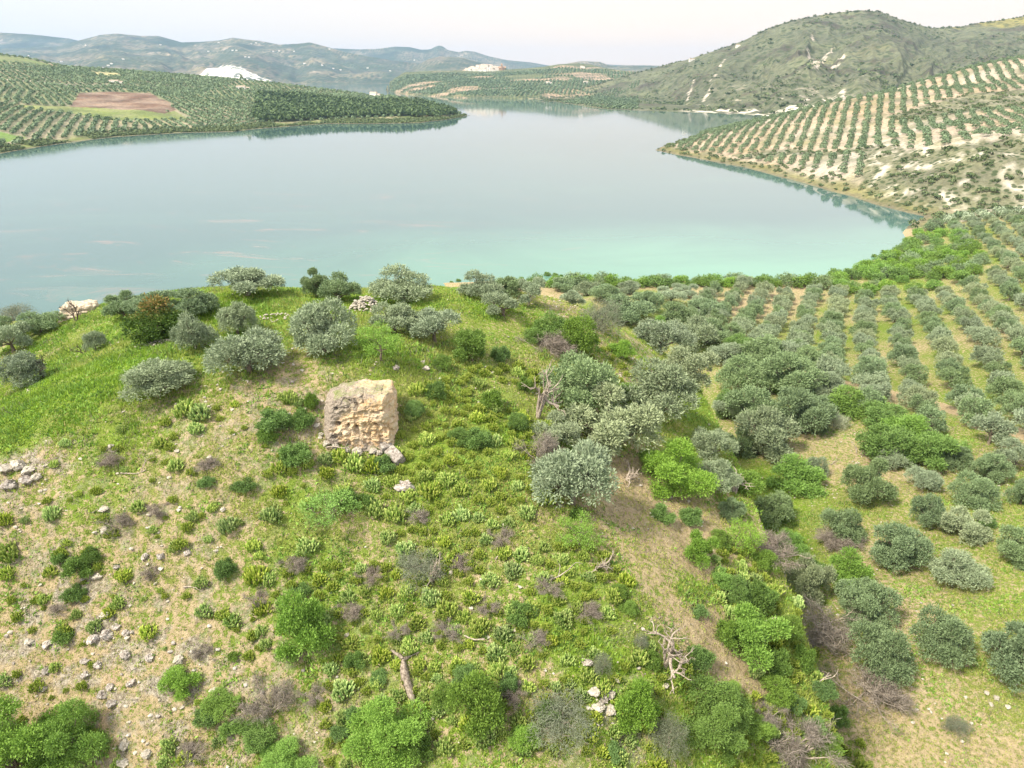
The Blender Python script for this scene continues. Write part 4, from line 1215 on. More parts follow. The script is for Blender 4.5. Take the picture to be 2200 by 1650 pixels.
# ------------------------------------------------------------------ spurge cushions
SPL = [(112,1108,46),(298,1092,40),(415,1112,32),(378,1178,36),(265,1240,40),(378,1005,42),(320,1362,46),(120,1436,32),(490,1135,52),(545,1175,40),(550,1243,62),(438,1315,44),(500,1335,44),(482,1325,40),
 (255,1298,40),(95,1290,34),(20,1192,62),(10,1120,40),(15,1235,40),(400,885,60),(432,892,56),(118,1000,26),(330,1140,26),(448,1160,24),(455,1095,28),(510,1125,30),(345,1270,18),(355,1282,20),(310,1288,18),
 (170,1062,20),(55,1120,24),(145,1168,24),(110,1230,36),(235,1320,36),(165,1322,30),(10,1465,40),(365,1605,46),(355,1640,38),(470,1595,36),(425,1510,18),(355,1395,14),(262,925,28),(345,955,36),(420,925,40),
 (620,860,48),(640,868,30),(505,870,24),(590,905,24),(268,1012,24),(140,955,28),(730,985,50),(760,1000,60),(700,990,40),(800,1005,50),(660,1000,36),(600,1008,40),(850,975,36),(700,1020,40),(740,1060,46),
 (845,1040,46),(875,1070,44),(925,1060,56),(960,1035,46),(805,1100,56),(850,1110,60),(780,1085,36),(890,1095,36),(660,1180,56),(600,1060,40),(585,1110,56),(560,1195,30),(660,1085,36),(990,1110,50),(960,1120,44)]
sg = at([a for a, b, c in SPL], [b for a, b, c in SPL])
SPG = []
for (px, py, w), g in zip(SPL, sg):
    t = (H - g[2]) / (SN + (py - 825) / FPX * CS)
    SPG.append((g[0], g[1], g[2], w * t / FPX * 1.05))
# the rest grow where the slope is green: thick to the right of the rock, thin on the bare left side
SPZ = [((860,880),(1010,790),(1130,790),(1200,900),(1200,1080),(1120,1120),(1000,1200),(850,1200),(780,1080),(850,960)), 
       ((560,1220),(850,1200),(1000,1200),(1300,1180),(1400,1300),(1480,1420),(1500,1480),(1300,1500),(1180,1480),(1000,1440),(560,1400)),
       ((1120,800),(1230,800),(1250,860),(1140,880)), ((1500,1180),(1620,1180),(1680,1330),(1750,1400),(1750,1480),(1640,1490),(1560,1330)),
       ((1640,1500),(1740,1480),(1840,1560),(1860,1660),(1660,1660)), ((700,1440),(1000,1440),(1300,1480),(1420,1480),(1420,1660),(700,1660)),
       ((420,880),(640,850),(700,980),(560,1200),(420,1250),(100,1250),(100,1000)), ((0,1250),(560,1230),(560,1660),(0,1660)), ((1580,1480),(1680,1500),(1660,1660),(1560,1660)),
       ((1200,690),(1330,760),(1420,830),(1320,850),(1200,760))]
SPN = [230, 420, 30, 90, 90, 190, 40, 40, 36, 36]
for poly, n in zip(SPZ, SPN):
    pw = [tuple(p[:2]) for p in at([a for a, b in poly], [b for a, b in poly])]
    lo, hi = np.array(pw).min(0), np.array(pw).max(0)
    c = 0; tries = 0
    while c < n and tries < 6000:
        tries += 1
        x, y = prng.uniform(lo[0], hi[0]), prng.uniform(lo[1], hi[1])
        if not inside(pw, x, y): continue
        if fbm(np.array([x]), np.array([y]), 4.2, 3, 55)[0] < -.02 + prng.normal() * .12: continue
        w = prng.uniform(.65, 1.6) if n > 40 else prng.uniform(.4, 1.1)
        if any((x - q[0]) ** 2 + (y - q[1]) ** 2 < (.38 * (w + q[3])) ** 2 for q in SPG[-220:]): continue
        SPG.append((x, y, None, w)); c += 1
sa = np.array([(q[0], q[1]) for q in SPG]); sz_ = h_near(sa[:, 0], sa[:, 1])
size = np.array([q[3] for q in SPG]) / np.hypot(sa[:, 0], sa[:, 1])
size[:len(SPL)] += 1
big = set(np.argsort(-size)[:290].tolist())
mV, mF, mt, ma, off = [], [], [], [], 0
for i, q in enumerate(SPG):
    if i in big:
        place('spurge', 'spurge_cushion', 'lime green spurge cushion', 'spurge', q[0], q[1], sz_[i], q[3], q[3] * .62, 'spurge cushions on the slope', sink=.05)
    else:
        d = SPD[i % 6]; s = q[3] / 1.05; a = prng.uniform(0, 6.28)
        v = d[0][:, :] * s
        x = v[:, 0] * math.cos(a) - v[:, 1] * math.sin(a); y = v[:, 0] * math.sin(a) + v[:, 1] * math.cos(a)
        mV.append(np.stack([x + q[0], y + q[1], v[:, 2] + sz_[i]], 1)); mF.append(d[1] + off); mt.append(d[2]); ma.append(d[3] * .9); off += len(v)
if mV:
    add('small_spurge_growth', mesh_from('small_spurge_growth', np.concatenate(mV), np.concatenate(mF), [SPURGE], {'tint': np.concatenate(mt), 'acc': np.concatenate(ma)}), kind='stuff',
        label='small spurge plants covering the slope between the larger cushions')
print('spurges', len(SPG))
# ------------------------------------------------------------------ grass and weeds on the near hill
def blades(name, n, hgt, wid, dens, seed, mat, nb=3, area=(-48, 66, 21, 96), acc_f=None, lean=.35, label=None):
    r = np.random.default_rng(seed)
    x = r.uniform(area[0], area[1], n * 3); y = area[2] + (area[3] - area[2]) * r.uniform(0, 1, n * 3) ** 1.35
    px_, py_, tt = proj(x, y, np.full(len(x), 36.0))
    m = (px_ > -260) & (px_ < 2400)
    x, y = x[m], y[m]
    zz = zones(x, y)
    d = dens(x, y, zz)
    k = r.uniform(0, 1, len(x)) < d
    x, y, zz = x[k][:n], y[k][:n], zz[k][:n]
    z = h_near(x, y)
    ok = z > .5; x, y, z, zz = x[ok], y[ok], z[ok], zz[ok]
    c = len(x)
    B = np.repeat(np.stack([x, y, z], 1), nb, 0) + r.normal(size=(c * nb, 3)) * np.array([.10, .10, 0])
    A = _unit(np.array([0, 0, 1.0]) + r.normal(size=(c * nb, 3)) * lean)
    hh = hgt * r.uniform(.5, 1.4, (c * nb, 1)) * np.repeat((.6 + .6 * zz[:, :1]) * (1 + .9 * fbm(x, y, 2.2, 3, 67))[:, None], nb, 0)
    s = _unit(np.cross(A, r.normal(size=(c * nb, 3)))) * wid * r.uniform(.7, 1.3, (c * nb, 1))
    V = np.stack([B - s * .5, B + s * .5, B + A * hh], 1).reshape(-1, 3)
    F = np.arange(len(V)).reshape(-1, 3)
    tn = np.clip(.45 + .35 * np.repeat(fbm(x, y, 1.7, 2, seed), nb) + r.normal(size=c * nb) * .22, 0, 1)
    ac = np.clip(np.repeat(acc_f(x, y, zz, r), nb) * r.uniform(.3, 1.2, c * nb), 0, 1) if acc_f is not None else np.zeros(c * nb)
    add(name, mesh_from(name, V, F, [mat], {'tint': np.repeat(tn, 3), 'acc': np.repeat(ac, 3)}), kind='stuff', label=label or name)
blades('grass', 170000, .18, .085, lambda x, y, z: np.clip(z[:, 0] * .9 + .22 - z[:, 1] * .22 + .35 * fbm(x, y, 2.5, 3, 61), .03, 1), 1, GRASSM,
       acc_f=lambda x, y, z, r: np.clip(.55 - z[:, 0] * .6 + .8 * fbm(x, y, 5, 3, 62), 0, 1), label='green and yellowing grass growing over the hill')
blades('dry_grass', 60000, .24, .05, lambda x, y, z: np.clip(.5 - z[:, 0] * .5 + .5 * fbm(x, y, 3, 3, 63), 0, 1), 2, GRASSM, area=(-30, 66, 21, 90),
       acc_f=lambda x, y, z, r: np.clip(.9 + 0 * x, 0, 1), label='thin dry grass on the slopes')
blades('dead_stalks', 26000, .34, .03, lambda x, y, z: smooth(.1, .5, fbm(x, y, 3, 3, 66) + .3 * z[:, 1]), 7, TWIGM, nb=3, lean=.7, label='brown dead stalks among the weeds')
blades('fresh_weeds', 34000, .26, .12, lambda x, y, z: smooth(.0, .45, fbm(x, y, 2.2, 3, 65) + .4 * z[:, 0] - .2 * z[:, 1]), 8, LIGHTG, nb=4, lean=.8, label='fresh light green weeds between the spurges')
blades('weeds', 34000, .22, .12, lambda x, y, z: smooth(.0, .5, fbm(x, y, 3.5, 3, 64) + .5 * z[:, 0] - .35 * z[:, 1]), 3, MIDG, nb=4, lean=.9, label='low broad leaved weeds between the bushes')

# ------------------------------------------------------------------ stones
def rock_mesh(seed, sub_=2, rough=.22, flat=.7, mat=None):
    import bmesh
    bm = bmesh.new(); bmesh.ops.create_icosphere(bm, subdivisions=sub_, radius=.5)
    V = np.array([v.co[:] for v in bm.verts]); F = np.array([[v.index for v in f.verts] for f in bm.faces]); bm.free()
    r = np.random.default_rng(seed)
    # cut by random planes: angular faces
    for _ in range(9):
        n = _unit(r.normal(size=3)); d = r.uniform(.28, .42)
        k = V @ n - d
        V = V - np.where(k > 0, k, 0)[:, None] * n
    V = V + r.normal(size=V.shape) * rough * .08
    V[:, 2] *= flat
    return V, F
def mat_stone(name, a, b, c):
    m, nt, out = new_mat(name); N = NT(nt)
    o = N.n('ShaderNodeTexCoord').outputs['Object']; r = N.n('ShaderNodeObjectInfo').outputs['Random']
    n1 = N.noise(5, 5, o, .7); n2 = N.noise(18, 4, o, .7)
    q = N.mix(N.rng(n1, .4, .6), a, b); q = N.mix(N.rng(n2, .55, .68), q, c)
    q = N.hsv(q, None, None, N.rng(r, 0, 1, .8, 1.2))
    diffuse_out(N, out, q, .95, N.bump(n2, .6, .03), .1)
    return m
ST_W = mat_stone('pale_limestone', (.32, .29, .24), (.48, .45, .40), (.14, .12, .10))
ST_G = mat_stone('grey_limestone', (.20, .17, .15), (.46, .43, .40), (.07, .06, .05))
SRK = [rock_mesh(400 + i, 1) for i in range(5)]
def stone_field(name, n, dens, smin, smax, seed, mat, label, area=(-48, 66, 21, 95)):
    r = np.random.default_rng(seed)
    x = r.uniform(area[0], area[1], n * 6); y = r.uniform(area[2], area[3], n * 6)
    px_, py_, tt = proj(x, y, np.full(len(x), 36.0)); m = (px_ > -200) & (px_ < 2350); x, y = x[m], y[m]
    zz = zones(x, y); k = r.uniform(0, 1, len(x)) < dens(x, y, zz)
    x, y = x[k][:n], y[k][:n]; z = h_near(x, y)
    Vs, Fs, o = [], [], 0
    for i in range(len(x)):
        V, F = SRK[i % 5]; s = smin + (smax - smin) * r.uniform() ** 2.5; a = r.uniform(0, 6.28)
        v = V * s * np.array([1, r.uniform(.6, 1), r.uniform(.6, 1)])
        vx = v[:, 0] * math.cos(a) - v[:, 1] * math.sin(a); vy = v[:, 0] * math.sin(a) + v[:, 1] * math.cos(a)
        Vs.append(np.stack([vx + x[i], vy + y[i], v[:, 2] + z[i] + s * .12], 1)); Fs.append(F + o); o += len(V)
    add(name, mesh_from(name, np.concatenate(Vs), np.concatenate(Fs), [mat]), kind='stuff', label=label)
stone_field('pale_rubble', 3000, lambda x, y, z: np.clip(z[:, 2] * .8 + z[:, 1] * .2 - .12 + .7 * fbm(x, y, 4, 3, 71), .0, 1), .08, .42, 5, ST_W, 'pale loose rubble strewn over the bare slope')
stone_field('dark_rubble', 1300, lambda x, y, z: np.clip(z[:, 2] - .45 + .9 * fbm(x, y, 3, 3, 72), 0, 1), .12, .5, 6, ST_G, 'grey pitted stones poking out of the bare slope')

BP = []
for i in range(6):
    V, F = rock_mesh(420 + i, 3, .5, .7)
    V = V + np.stack([fbm(V[:, 0] * 9 + i, V[:, 1] * 9 + V[:, 2] * 7, 1.5, 3, 80 + k) for k in range(3)], 1) * .07
    BP.append((mesh_from('boulder', V, F, [ST_W]), mesh_from('grey_boulder', V, F, [ST_G])))
BO = [(700,955,18,0),(720,962,24,0),(745,968,20,0),(770,972,26,0),(800,970,22,0),(815,975,18,0),(690,935,16,0),(682,915,14,0),(655,880,12,0),(640,900,14,0),(668,865,12,0),(230,1367,34,1),(202,1375,30,1),(270,1410,26,1),(210,1430,24,1),(185,1422,22,1),(282,1470,24,1),(237,1477,24,1),(220,1495,26,1),(240,1515,28,1),(185,1452,22,1),(92,1482,20,1),(62,1380,22,0),
 (102,1387,26,1),(252,1347,20,1),(225,1322,24,0),(322,1415,24,1),(385,1420,26,0),(272,1360,18,1),(100,1442,20,1),(457,1485,22,0),(270,1600,28,0),(317,1622,26,0),(265,1640,30,0),(222,1095,22,0),
 (228,1142,26,0),(345,1197,22,1),(312,1197,20,1),(402,1190,20,1),(210,1240,24,0),(250,1220,16,1),(480,1095,14,0),(851,792,18,1),(908,780,14,0),(915,794,20,0),(1205,715,18,0),(1240,700,20,0),(1250,735,18,0),
 (15,1010,40,0),(40,1002,36,0),(60,1015,34,0),(20,1045,36,1),(60,1035,30,1),(80,1025,24,0),(700,1340,12,0),(745,1365,12,0),(1260,1425,28,1),(1275,1490,30,0),(1310,1495,26,0),(1285,1520,34,0),(1310,1530,30,0),
 (1295,1505,24,1),(1430,1475,18,0),(1325,1462,20,0),(1075,1430,12,0),(930,1545,12,0),(820,1510,14,0),(1010,1460,10,0),(2120,1490,14,0),(2140,1500,16,0),(2165,1520,14,0),(2130,1515,12,0),(975,990,14,0),(1160,1000,12,0)]
bg_ = at([b[0] for b in BO], [b[1] for b in BO])
for (px, py, w, gk), g in zip(BO, bg_):
    t = (H - g[2]) / (SN + (py - 825) / FPX * CS); s = w * t / FPX
    o = add('boulder', BP[int(prng.integers(6))][gk], None, (g[0], g[1], g[2] + s * .12), (prng.normal() * .2, prng.normal() * .2, prng.uniform(0, 6.28)), (s, s * prng.uniform(.7, 1), s * prng.uniform(.7, 1)),
            category='rock', group='rocks on the hill')
    THINGS.append([o, 'grey pitted limestone rock' if gk else 'pale limestone rock', 'rock', (g[0], g[1], g[2]), None, 'rocks on the hill'])

# the big ochre block: a weathered remnant, fairly flat on the front, crumbling at the foot
def mat_block():
    m, nt, out = new_mat('ochre_rock_face'); N = NT(nt)
    o = N.n('ShaderNodeTexCoord').outputs['Object']
    mp = N.n('ShaderNodeMapping'); mp.inputs['Scale'].default_value = (.7, .7, 1.6); mp.inputs['Rotation'].default_value = (0, .25, 0); N.l(o, mp.inputs['Vector'])
    n1 = N.noise(.9, 5, mp.outputs[0], .65); n2 = N.noise(4.5, 6, o, .75); n3 = N.noise(.45, 4, o, .6); v = N.vor(5.5, o)
    och = N.mix(N.rng(n1, .38, .62), (.50, .34, .19), (.54, .44, .33))
    och = N.mix(N.rng(n2, .5, .68), och, (.68, .60, .46))
    grey = N.mix(N.rng(N.noise(7, 6, o, .8), .4, .62), (.40, .35, .30), (.15, .12, .10))
    x = N.n('ShaderNodeSeparateXYZ'); N.l(o, x.inputs[0])
    g = N.math('ADD', N.math('MULTIPLY', x.outputs['X'], -.16), N.math('MULTIPLY', N.math('ABSOLUTE', N.math('SUBTRACT', x.outputs['Z'], 2.3)), .10))
    g = N.math('ADD', g, N.math('MULTIPLY', N.math('SUBTRACT', n3, .5), 2.2)); g = N.math('ADD', g, N.math('MULTIPLY', N.math('SUBTRACT', n2, .5), .9))
    c = N.mix(N.rng(g, -.05, .28, sm=True), och, grey)
    c = N.mix(N.rng(N.noise(14, 3, o, .7), .66, .72), c, (.14, .12, .09))
    tr = N.n('ShaderNodeNewGeometry'); sz = N.n('ShaderNodeSeparateXYZ'); N.l(tr.outputs['Normal'], sz.inputs[0])
    tur = N.mix(N.rng(n2, .4, .6), (.15, .20, .05), (.33, .30, .20))
    c = N.mix(N.math('MULTIPLY', N.rng(sz.outputs['Z'], .86, .96), N.rng(n3, .46, .6)), c, tur)
    b = N.bump(N.math('ADD', n2, N.math('MULTIPLY', v, -.5)), .8, .14)
    diffuse_out(N, out, c, .96, b, .08)
    return m
M_block = mat_block()
def block_mesh(w, d, h, seed, nsub=34, taper=.12, lean=.0, lump=.35):
    n = nsub
    def face(f):
        a = np.linspace(-1, 1, n); A, B = np.meshgrid(a, a); return f(A, B).reshape(-1, 3)
    fs = [lambda A, B: np.stack([A, -np.ones_like(A), B], -1), lambda A, B: np.stack([-A, np.ones_like(A), B], -1),
          lambda A, B: np.stack([np.ones_like(A), A, B], -1), lambda A, B: np.stack([-np.ones_like(A), -A, B], -1), lambda A, B: np.stack([A, B, np.ones_like(A)], -1)]
    V = np.concatenate([face(f) for f in fs]); F = np.concatenate([grid_faces(n, n) + i * n * n for i in range(5)])
    # round the edges like weathered rock
    q = np.abs(V); rr = (q ** 11).sum(1) ** (1 / 11.0); V = V / rr[:, None]
    P = V * np.array([w / 2, d / 2, h / 2]); P[:, 2] += h / 2
    f = 1 - taper * (P[:, 2] / h)
    P[:, 0] *= f; P[:, 1] = P[:, 1] * f + lean * P[:, 2]
    nx, ny, nz = P[:, 0] + seed, P[:, 1] * .9, P[:, 2]
    D = _unit(V)
    disp = fbm(nx + ny * .7, nz + ny * .5, 1.6, 5, seed) * lump + fbm(nx * 1.1 - ny, nz, .5, 3, seed + 9, True) * lump * .35 + fbm(nx + ny, nz * 1.2, .16, 2, seed + 15) * lump * .16
    ledge = fbm(nz + 0 * nx + .12 * nx, nx * .15 + ny * .15, .7, 3, seed + 5) * lump * .45
    saw = (P[:, 2] * 1.1 + .25 * P[:, 0] + 1.3 * fbm(nx, nz, 1.8, 3, seed + 31)) % 1.0
    blocky = (vnoise(nx * 2.1 + 7, nz * 2.6, seed + 40) > .5) * .5 + (vnoise(nx * 4.3, nz * 5.1 + ny, seed + 41) > .55) * .28
    P = P + D * (disp + ledge + lump * (.30 * saw + .35 * blocky * (h > 3) - .2))[:, None] * np.array([1, 1, .55])
    return P, F
bpos = at([772], [968])[0]
P, F = block_mesh(4.7, 3.0, 4.7, 3, 90, .04, .06, .34)
for pp, nn in [((-1.2, -1.4, 4.75), (-.55, -.15, .80)), ((0, -1.45, 4.3), (.05, -.62, .78)), ((2.05, -1.1, 3), (.85, -.5, .12)), ((-2.1, -1.0, 2.5), (-.8, -.55, .2)), ((.4, -1.6, .9), (.1, -.75, -.6))]:
    nn = np.array(nn) / np.linalg.norm(nn); k_ = (P - np.array(pp)) @ nn; P = P - np.where(k_ > 0, k_ * .85, 0)[:, None] * nn
crk = fbm(P[:, 0] * 1.0 + P[:, 2] * .3, P[:, 2] * .8, 1.3, 3, 57, True); P[:, 1] += np.where(P[:, 1] < .5, .22 * smooth(.45, .62, crk), 0)
x_ = P[:, 0]
P[:, 2] -= np.clip(-x_ - .2, 0, 3) * .28 * (P[:, 2] / 6.0)                     # the top falls away to the left
P[:, 0] -= np.clip(3.0 - P[:, 2], 0, 3) * .10 * (x_ < 0)
# the holes of the worn band across the face
for hx, hz, hr in [(-1.25, 2.75, .17), (-.62, 2.62, .10), (-.1, 2.5, .13), (1.2, 2.75, .09), (-1.3, 3.8, .11)]:
    rr = np.hypot(P[:, 0] - hx, P[:, 2] - hz); P[:, 1] += np.where(P[:, 1] < 0, .55 * np.exp(-(rr / hr) ** 2), 0)
block = add('rock_block', mesh_from('rock_block', P, F, [M_block], None, False), None, (bpos[0] - .05, bpos[1] + 1.5, bpos[2] - .85), (0, 0, .02),
            label='large ochre block of rock with a flat pitted face rising from the front slope', category='rock')
LAND = []
def landmark(phrase, x, y, z): LAND.append((phrase, proj(np.array(x), np.array(y), np.array(z))[:2]))
P, F = block_mesh(1.3, .8, .8, 31, 16, .05, 0, .07)
g = at([852], [980])[0]
add('masonry_fragment', mesh_from('masonry_fragment', P, F, [ST_G], None, True), None, (g[0], g[1], g[2] - .2), (.5, .35, -.75), label='fallen rectangular grey masonry fragment lying below the rock block', category='rock')
g = at([828], [962])[0]
P, F = block_mesh(.8, .6, .5, 33, 12, .05, 0, .08)
add('masonry_fragment', mesh_from('masonry_fragment', P, F, [ST_G], None, True), None, (g[0], g[1], g[2] - .1), (.4, .1, .5), label='smaller grey fragment between the rock block and the rectangular one', category='rock')
g = at([872], [1050])[0]
add('boulder', BP[2][1], None, (g[0], g[1], g[2] + .2), (.1, .1, .6), (1.5, 1.0, 1.0), label='rounded grey boulder with a white top below the masonry fragment', category='rock')
# cliff rock at the left edge of the hilltop
g = at([155], [684])[0]
P, F = block_mesh(3.6, 2.6, 2.0, 12, 40, .25, 0, .5)
add('cliff_rock', mesh_from('cliff_rock', P, F, [mat_stone('cream_rock', (.34, .28, .20), (.50, .44, .36), (.16, .12, .08))], None, True), None, (g[0], g[1] + 1.2, g[2] - .8), (0, .08, .3), label='pale banded cliff rock at the left edge of the hilltop', category='rock')

# heaps of field stones: every stone a part
def heap(px, py, wpx, n, hh, label, size=(.28, .5), spread_d=1.0):
    g = at([px], [py])[0]; t = np.hypot(g[0], g[1]); W_ = wpx * t / FPX
    r = np.random.default_rng(int(px))
    root = add('stone_heap', None, None, (g[0], g[1] + W_ * .3, g[2]), None, None, label=label, category='stone heap')
    cx_, cy_2 = g[0], g[1] + W_ * .3
    for i in range(n):
        a = r.uniform(0, 6.28); q = math.sqrt(r.uniform())
        x, y = math.cos(a) * q * W_ / 2, math.sin(a) * q * W_ / 2 * .75 * spread_d
        zz = float(h_near(np.array([cx_ + x]), np.array([cy_2 + y]))[0]) - g[2] + hh * (1 - q * q) * r.uniform(.6, 1)
        s = r.uniform(*size)
        add('stone', BPS[int(r.integers(5))], root, (x, y, zz + .05), (r.normal() * .3, r.normal() * .3, r.uniform(0, 6.28)), (s, s * .7, s * .6))
    return root
BPS = [mesh_from('stone', *rock_mesh(440 + i, 1), [ST_W]) for i in range(5)]
heap(782, 668, 72, 210, 1.15, 'big rounded heap of grey field stones on the hilltop turf')
heap(318, 748, 84, 120, .25, 'low spread of grey field stones below the carob', (.2, .4), .6)
heap(585, 692, 66, 40, .3, 'few scattered stones and soil between the hilltop olives', (.2, .4))

# fallen log and cut trunk pieces
r_ = np.random.default_rng(5)
lp = at([866, 868, 872, 878, 884, 888, 890, 905, 908], [1422, 1440, 1460, 1480, 1500, 1512, 1522, 1530, 1548])
lines = [(lp + np.array([0, 0, .14]), np.array([.10, .22, .25, .22, .19, .15, .12, .09, .06]))]
lines += [(bent(r_, lp[0] + (0, 0, .2), lp[0] + np.array([-.7, .5, .4]), 4), np.linspace(.14, .04, 4)), (bent(r_, lp[0] + (0, 0, .2), lp[0] + np.array([.9, .4, .35]), 4), np.linspace(.1, .03, 4)),
          (bent(r_, lp[5], lp[5] + np.array([0.1, -.9, .1]), 4), np.linspace(.12, .05, 4))]
V, F = tubes(lines, 12)
V = V + np.stack([fbm(V[:, 0] * 6, V[:, 1] * 2 + V[:, 2] * 5, .5, 3, 33 + k) for k in range(3)], 1) * .10
add('fallen_log', mesh_from('fallen_log', V, F, [LOGW], None, True), None, None, label='gnarled brown fallen trunk with a thin crooked end on the front slope', category='log')

# dead sticks on the ground
for q, (px, py, L, a, lab) in enumerate([(1660,1200,2.2,.3,''),(200,1105,2.4,1.0,''),(260,1020,1.6,.1,''),(930,1320,1.2,.6,''),(700,965,1.3,0,''),(395,1265,1.0,.4,''),(1840,975,1.6,1.2,''),(1785,1000,1.4,.8,''),(1000,1370,1.2,-.6,''),
                                        (1745,1480,1.6,.4,''),(1600,1330,1.3,-.5,''),(1180,1250,1.1,.4,''),(1065,1205,1.0,1.2,''),(1870,900,1.2,1.3,'')]):
    g = at([px], [py])[0]; lines = []
    rr = np.random.default_rng(600 + q)
    branch_tree(rr, (0, 0, .12), (math.cos(a), math.sin(a), .15), L, .055, 2, lines, (1, 2), .5, -.02)
    V, F = tubes(lines, 5)
    o = add('fallen_branch', mesh_from('fallen_branch', V, F, [DEADW], None, True), None, g, category='branch', group='dead branches lying on the ground')
    THINGS.append([o, 'pale dead branch lying on the ground', 'branch', tuple(g), None, None])

# ------------------------------------------------------------------ far plants: real geometry, joined where they cannot be picked apart
def blob(seed, nq, W, Ht, q):
    """a small crown of a few outward facing leaf clumps"""
    r = np.random.default_rng(seed)
    d = rand_dirs(r, nq, -.15)
    d = d[np.argsort(d[:, 2])]
    k = 1 + .22 * np.sin(d[:, 0] * 5 + seed) * np.cos(d[:, 1] * 4 + seed)
    P = d * np.array([W / 2, W / 2, Ht * .55]) * k[:, None] * r.uniform(.75, 1, (nq, 1)); P[:, 2] += Ht * .42
    n = _unit(d + r.normal(size=d.shape) * .35)
    s = _unit(np.cross(n, r.normal(size=n.shape))); t = np.cross(n, s)
    a = q * r.uniform(.6, 1.15, (nq, 1)) / 2
    V = np.stack([P - s * a, P - t * a * .8, P + s * a, P + t * a * .8], 1).reshape(-1, 3)
    tint = np.repeat(r.uniform(.05, .95, nq), 4)
    return V, tint
def forest(name, x, y, z, sizes, hk, mats, templ, label, mat):
    Vs, ts = [], []
    r = np.random.default_rng(len(x))
    ti = r.integers(0, len(templ), len(x)); ang = r.uniform(0, 6.28, len(x)); sh = r.uniform(-.12, .12, len(x))
    for k in range(len(templ)):
        m = ti == k
        if not m.any(): continue
        V, t = templ[k]
        c, s = np.cos(ang[m])[:, None], np.sin(ang[m])[:, None]; S = sizes[m][:, None]
        vx = (V[None, :, 0] * c - V[None, :, 1] * s) * S + x[m][:, None]
        vy = (V[None, :, 0] * s + V[None, :, 1] * c) * S + y[m][:, None]
        vz = V[None, :, 2] * S * hk + z[m][:, None]
        Vs.append(np.stack([vx, vy, vz], -1).reshape(-1, 3)); ts.append(np.clip(t[None] + sh[m][:, None], 0, 1).ravel())
    V = np.concatenate(Vs); t = np.concatenate(ts)
    F = np.arange(len(V)).reshape(-1, 4)
    return add(name, mesh_from(name, V, F, [mat], {'tint': t, 'acc': np.zeros(len(t))}), kind='stuff', label=label)

# peninsula rows
ra = np.array(rest)
if len(ra): forest('distant_grove_olives', ra[:, 0], ra[:, 1], ra[:, 2] - .2, ra[:, 3], 1.0, None, [blob(690 + i, 420, 1, .72, .105) for i in range(5)], 'farthest olives of the grove rows', OLIVE_S)
print('grove rest', len(ra))
T_PEN = [blob(700 + i, 120, 1, .72, .19) for i in range(5)]
ii, jj = np.meshgrid(np.arange(-60, 130), np.arange(-20, 170))
ii, jj = ii.ravel(), jj.ravel()
Pg = O0[None] + RN[None] * ii[:, None] * 8.6 + RD[None] * jj[:, None] * 6.6
x, y = Pg[:, 0] + prng.normal(size=len(ii)) * .4, Pg[:, 1] + prng.normal(size=len(ii)) * .5
m = (y > 318) & (y < 1050) & (x > 120) & (x < 900) & inside(SHORE, x, y)
x, y = x[m], y[m]
d = seg_dist(SHORE[8:], x, y, False)
m = (d > 15) & ~inside(MARL, x, y) & ~inside(GULLY, x, y) & ~inside(TOPSC, x, y)
x, y = x[m], y[m]; z = h_near(x, y); px_, py_, tt = proj(x, y, z)
m = (px_ > 1380) & (px_ < 2290) & (prng.uniform(size=len(x)) > .04) & ~((px_ > 1980) & (py_ > 402) & (py_ < 470)) & ~((px_ > 1880) & (py_ > 380) & (py_ < 470))
x, y, z = x[m], y[m], z[m]
print('peninsula olives', len(x))
forest('peninsula_olive_rows', x, y, z - .2, prng.uniform(4.0, 5.9, len(x)), 1.0, None, T_PEN, 'long rows of olives planted across the far peninsula', FAROL)
# sparse olives and scrub on the marl, the gully and the fringe
n = 9000
x, y = prng.uniform(120, 520, n), prng.uniform(300, 900, n)
m = inside(SHORE, x, y)
x, y = x[m], y[m]
d = seg_dist(SHORE[8:], x, y, False); mm = inside(MARL, x, y); gg = inside(GULLY, x, y) | inside(TOPSC, x, y)
z = h_near(x, y); px_, py_, tt = proj(x, y, z)
zone2 = (px_ > 1880) & (py_ > 380) & (py_ < 475)
pr = np.where(mm, .85 * smooth(.1, -.3, fbm(x, y, 14, 4, 102)) + .12, 0) + np.where(gg | zone2, .7, 0) + np.where(d < 15, .9, 0)
m = (prng.uniform(size=len(x)) < pr) & (px_ > 1380) & (px_ < 2290) & (d > 1.2)
forest('peninsula_scrub', x[m], y[m], z[m] - .2, prng.uniform(1.2, 4.4, m.sum()), .9, None, [blob(720 + i, 46, 1, .7, .3) for i in range(4)], 'low scrub on the eroded slopes and shore of the peninsula', SCRUBM)
print('pen scrub', m.sum())

# left shore orchards
T_LEFT = [blob(740 + i, 22, 1, .72, .48) for i in range(6)]
SEEDS = np.array([(-600, 800), (-450, 1100), (-250, 1050), (-700, 1300), (-350, 1350), (-120, 1250), (-850, 1000)]); DIRS = [-.42, -.62, -.02, -.70, -.45, .12, -.48]
X_, Y_ = [], []
for k, (a, b) in enumerate(zip(SEEDS, DIRS)):
    rd = np.array([math.sin(b), math.cos(b)]); rn = np.array([rd[1], -rd[0]])
    ii, jj = np.meshgrid(np.arange(-90, 90), np.arange(-110, 110)); ii, jj = ii.ravel(), jj.ravel()
    p = a + rn * ii[:, None] * 10.5 + rd * jj[:, None] * 6.2
    own = np.argmin(((p[:, None] - SEEDS[None]) ** 2).sum(-1), 1) == k
    X_.append(p[own, 0]); Y_.append(p[own, 1])
x, y = np.concatenate(X_), np.concatenate(Y_)
x = x + prng.normal(size=len(x)) * .35; y = y + prng.normal(size=len(x)) * .5
q, zr, yb, yr = LEFT.s_of(x, y); a = x / np.maximum(y, 1)
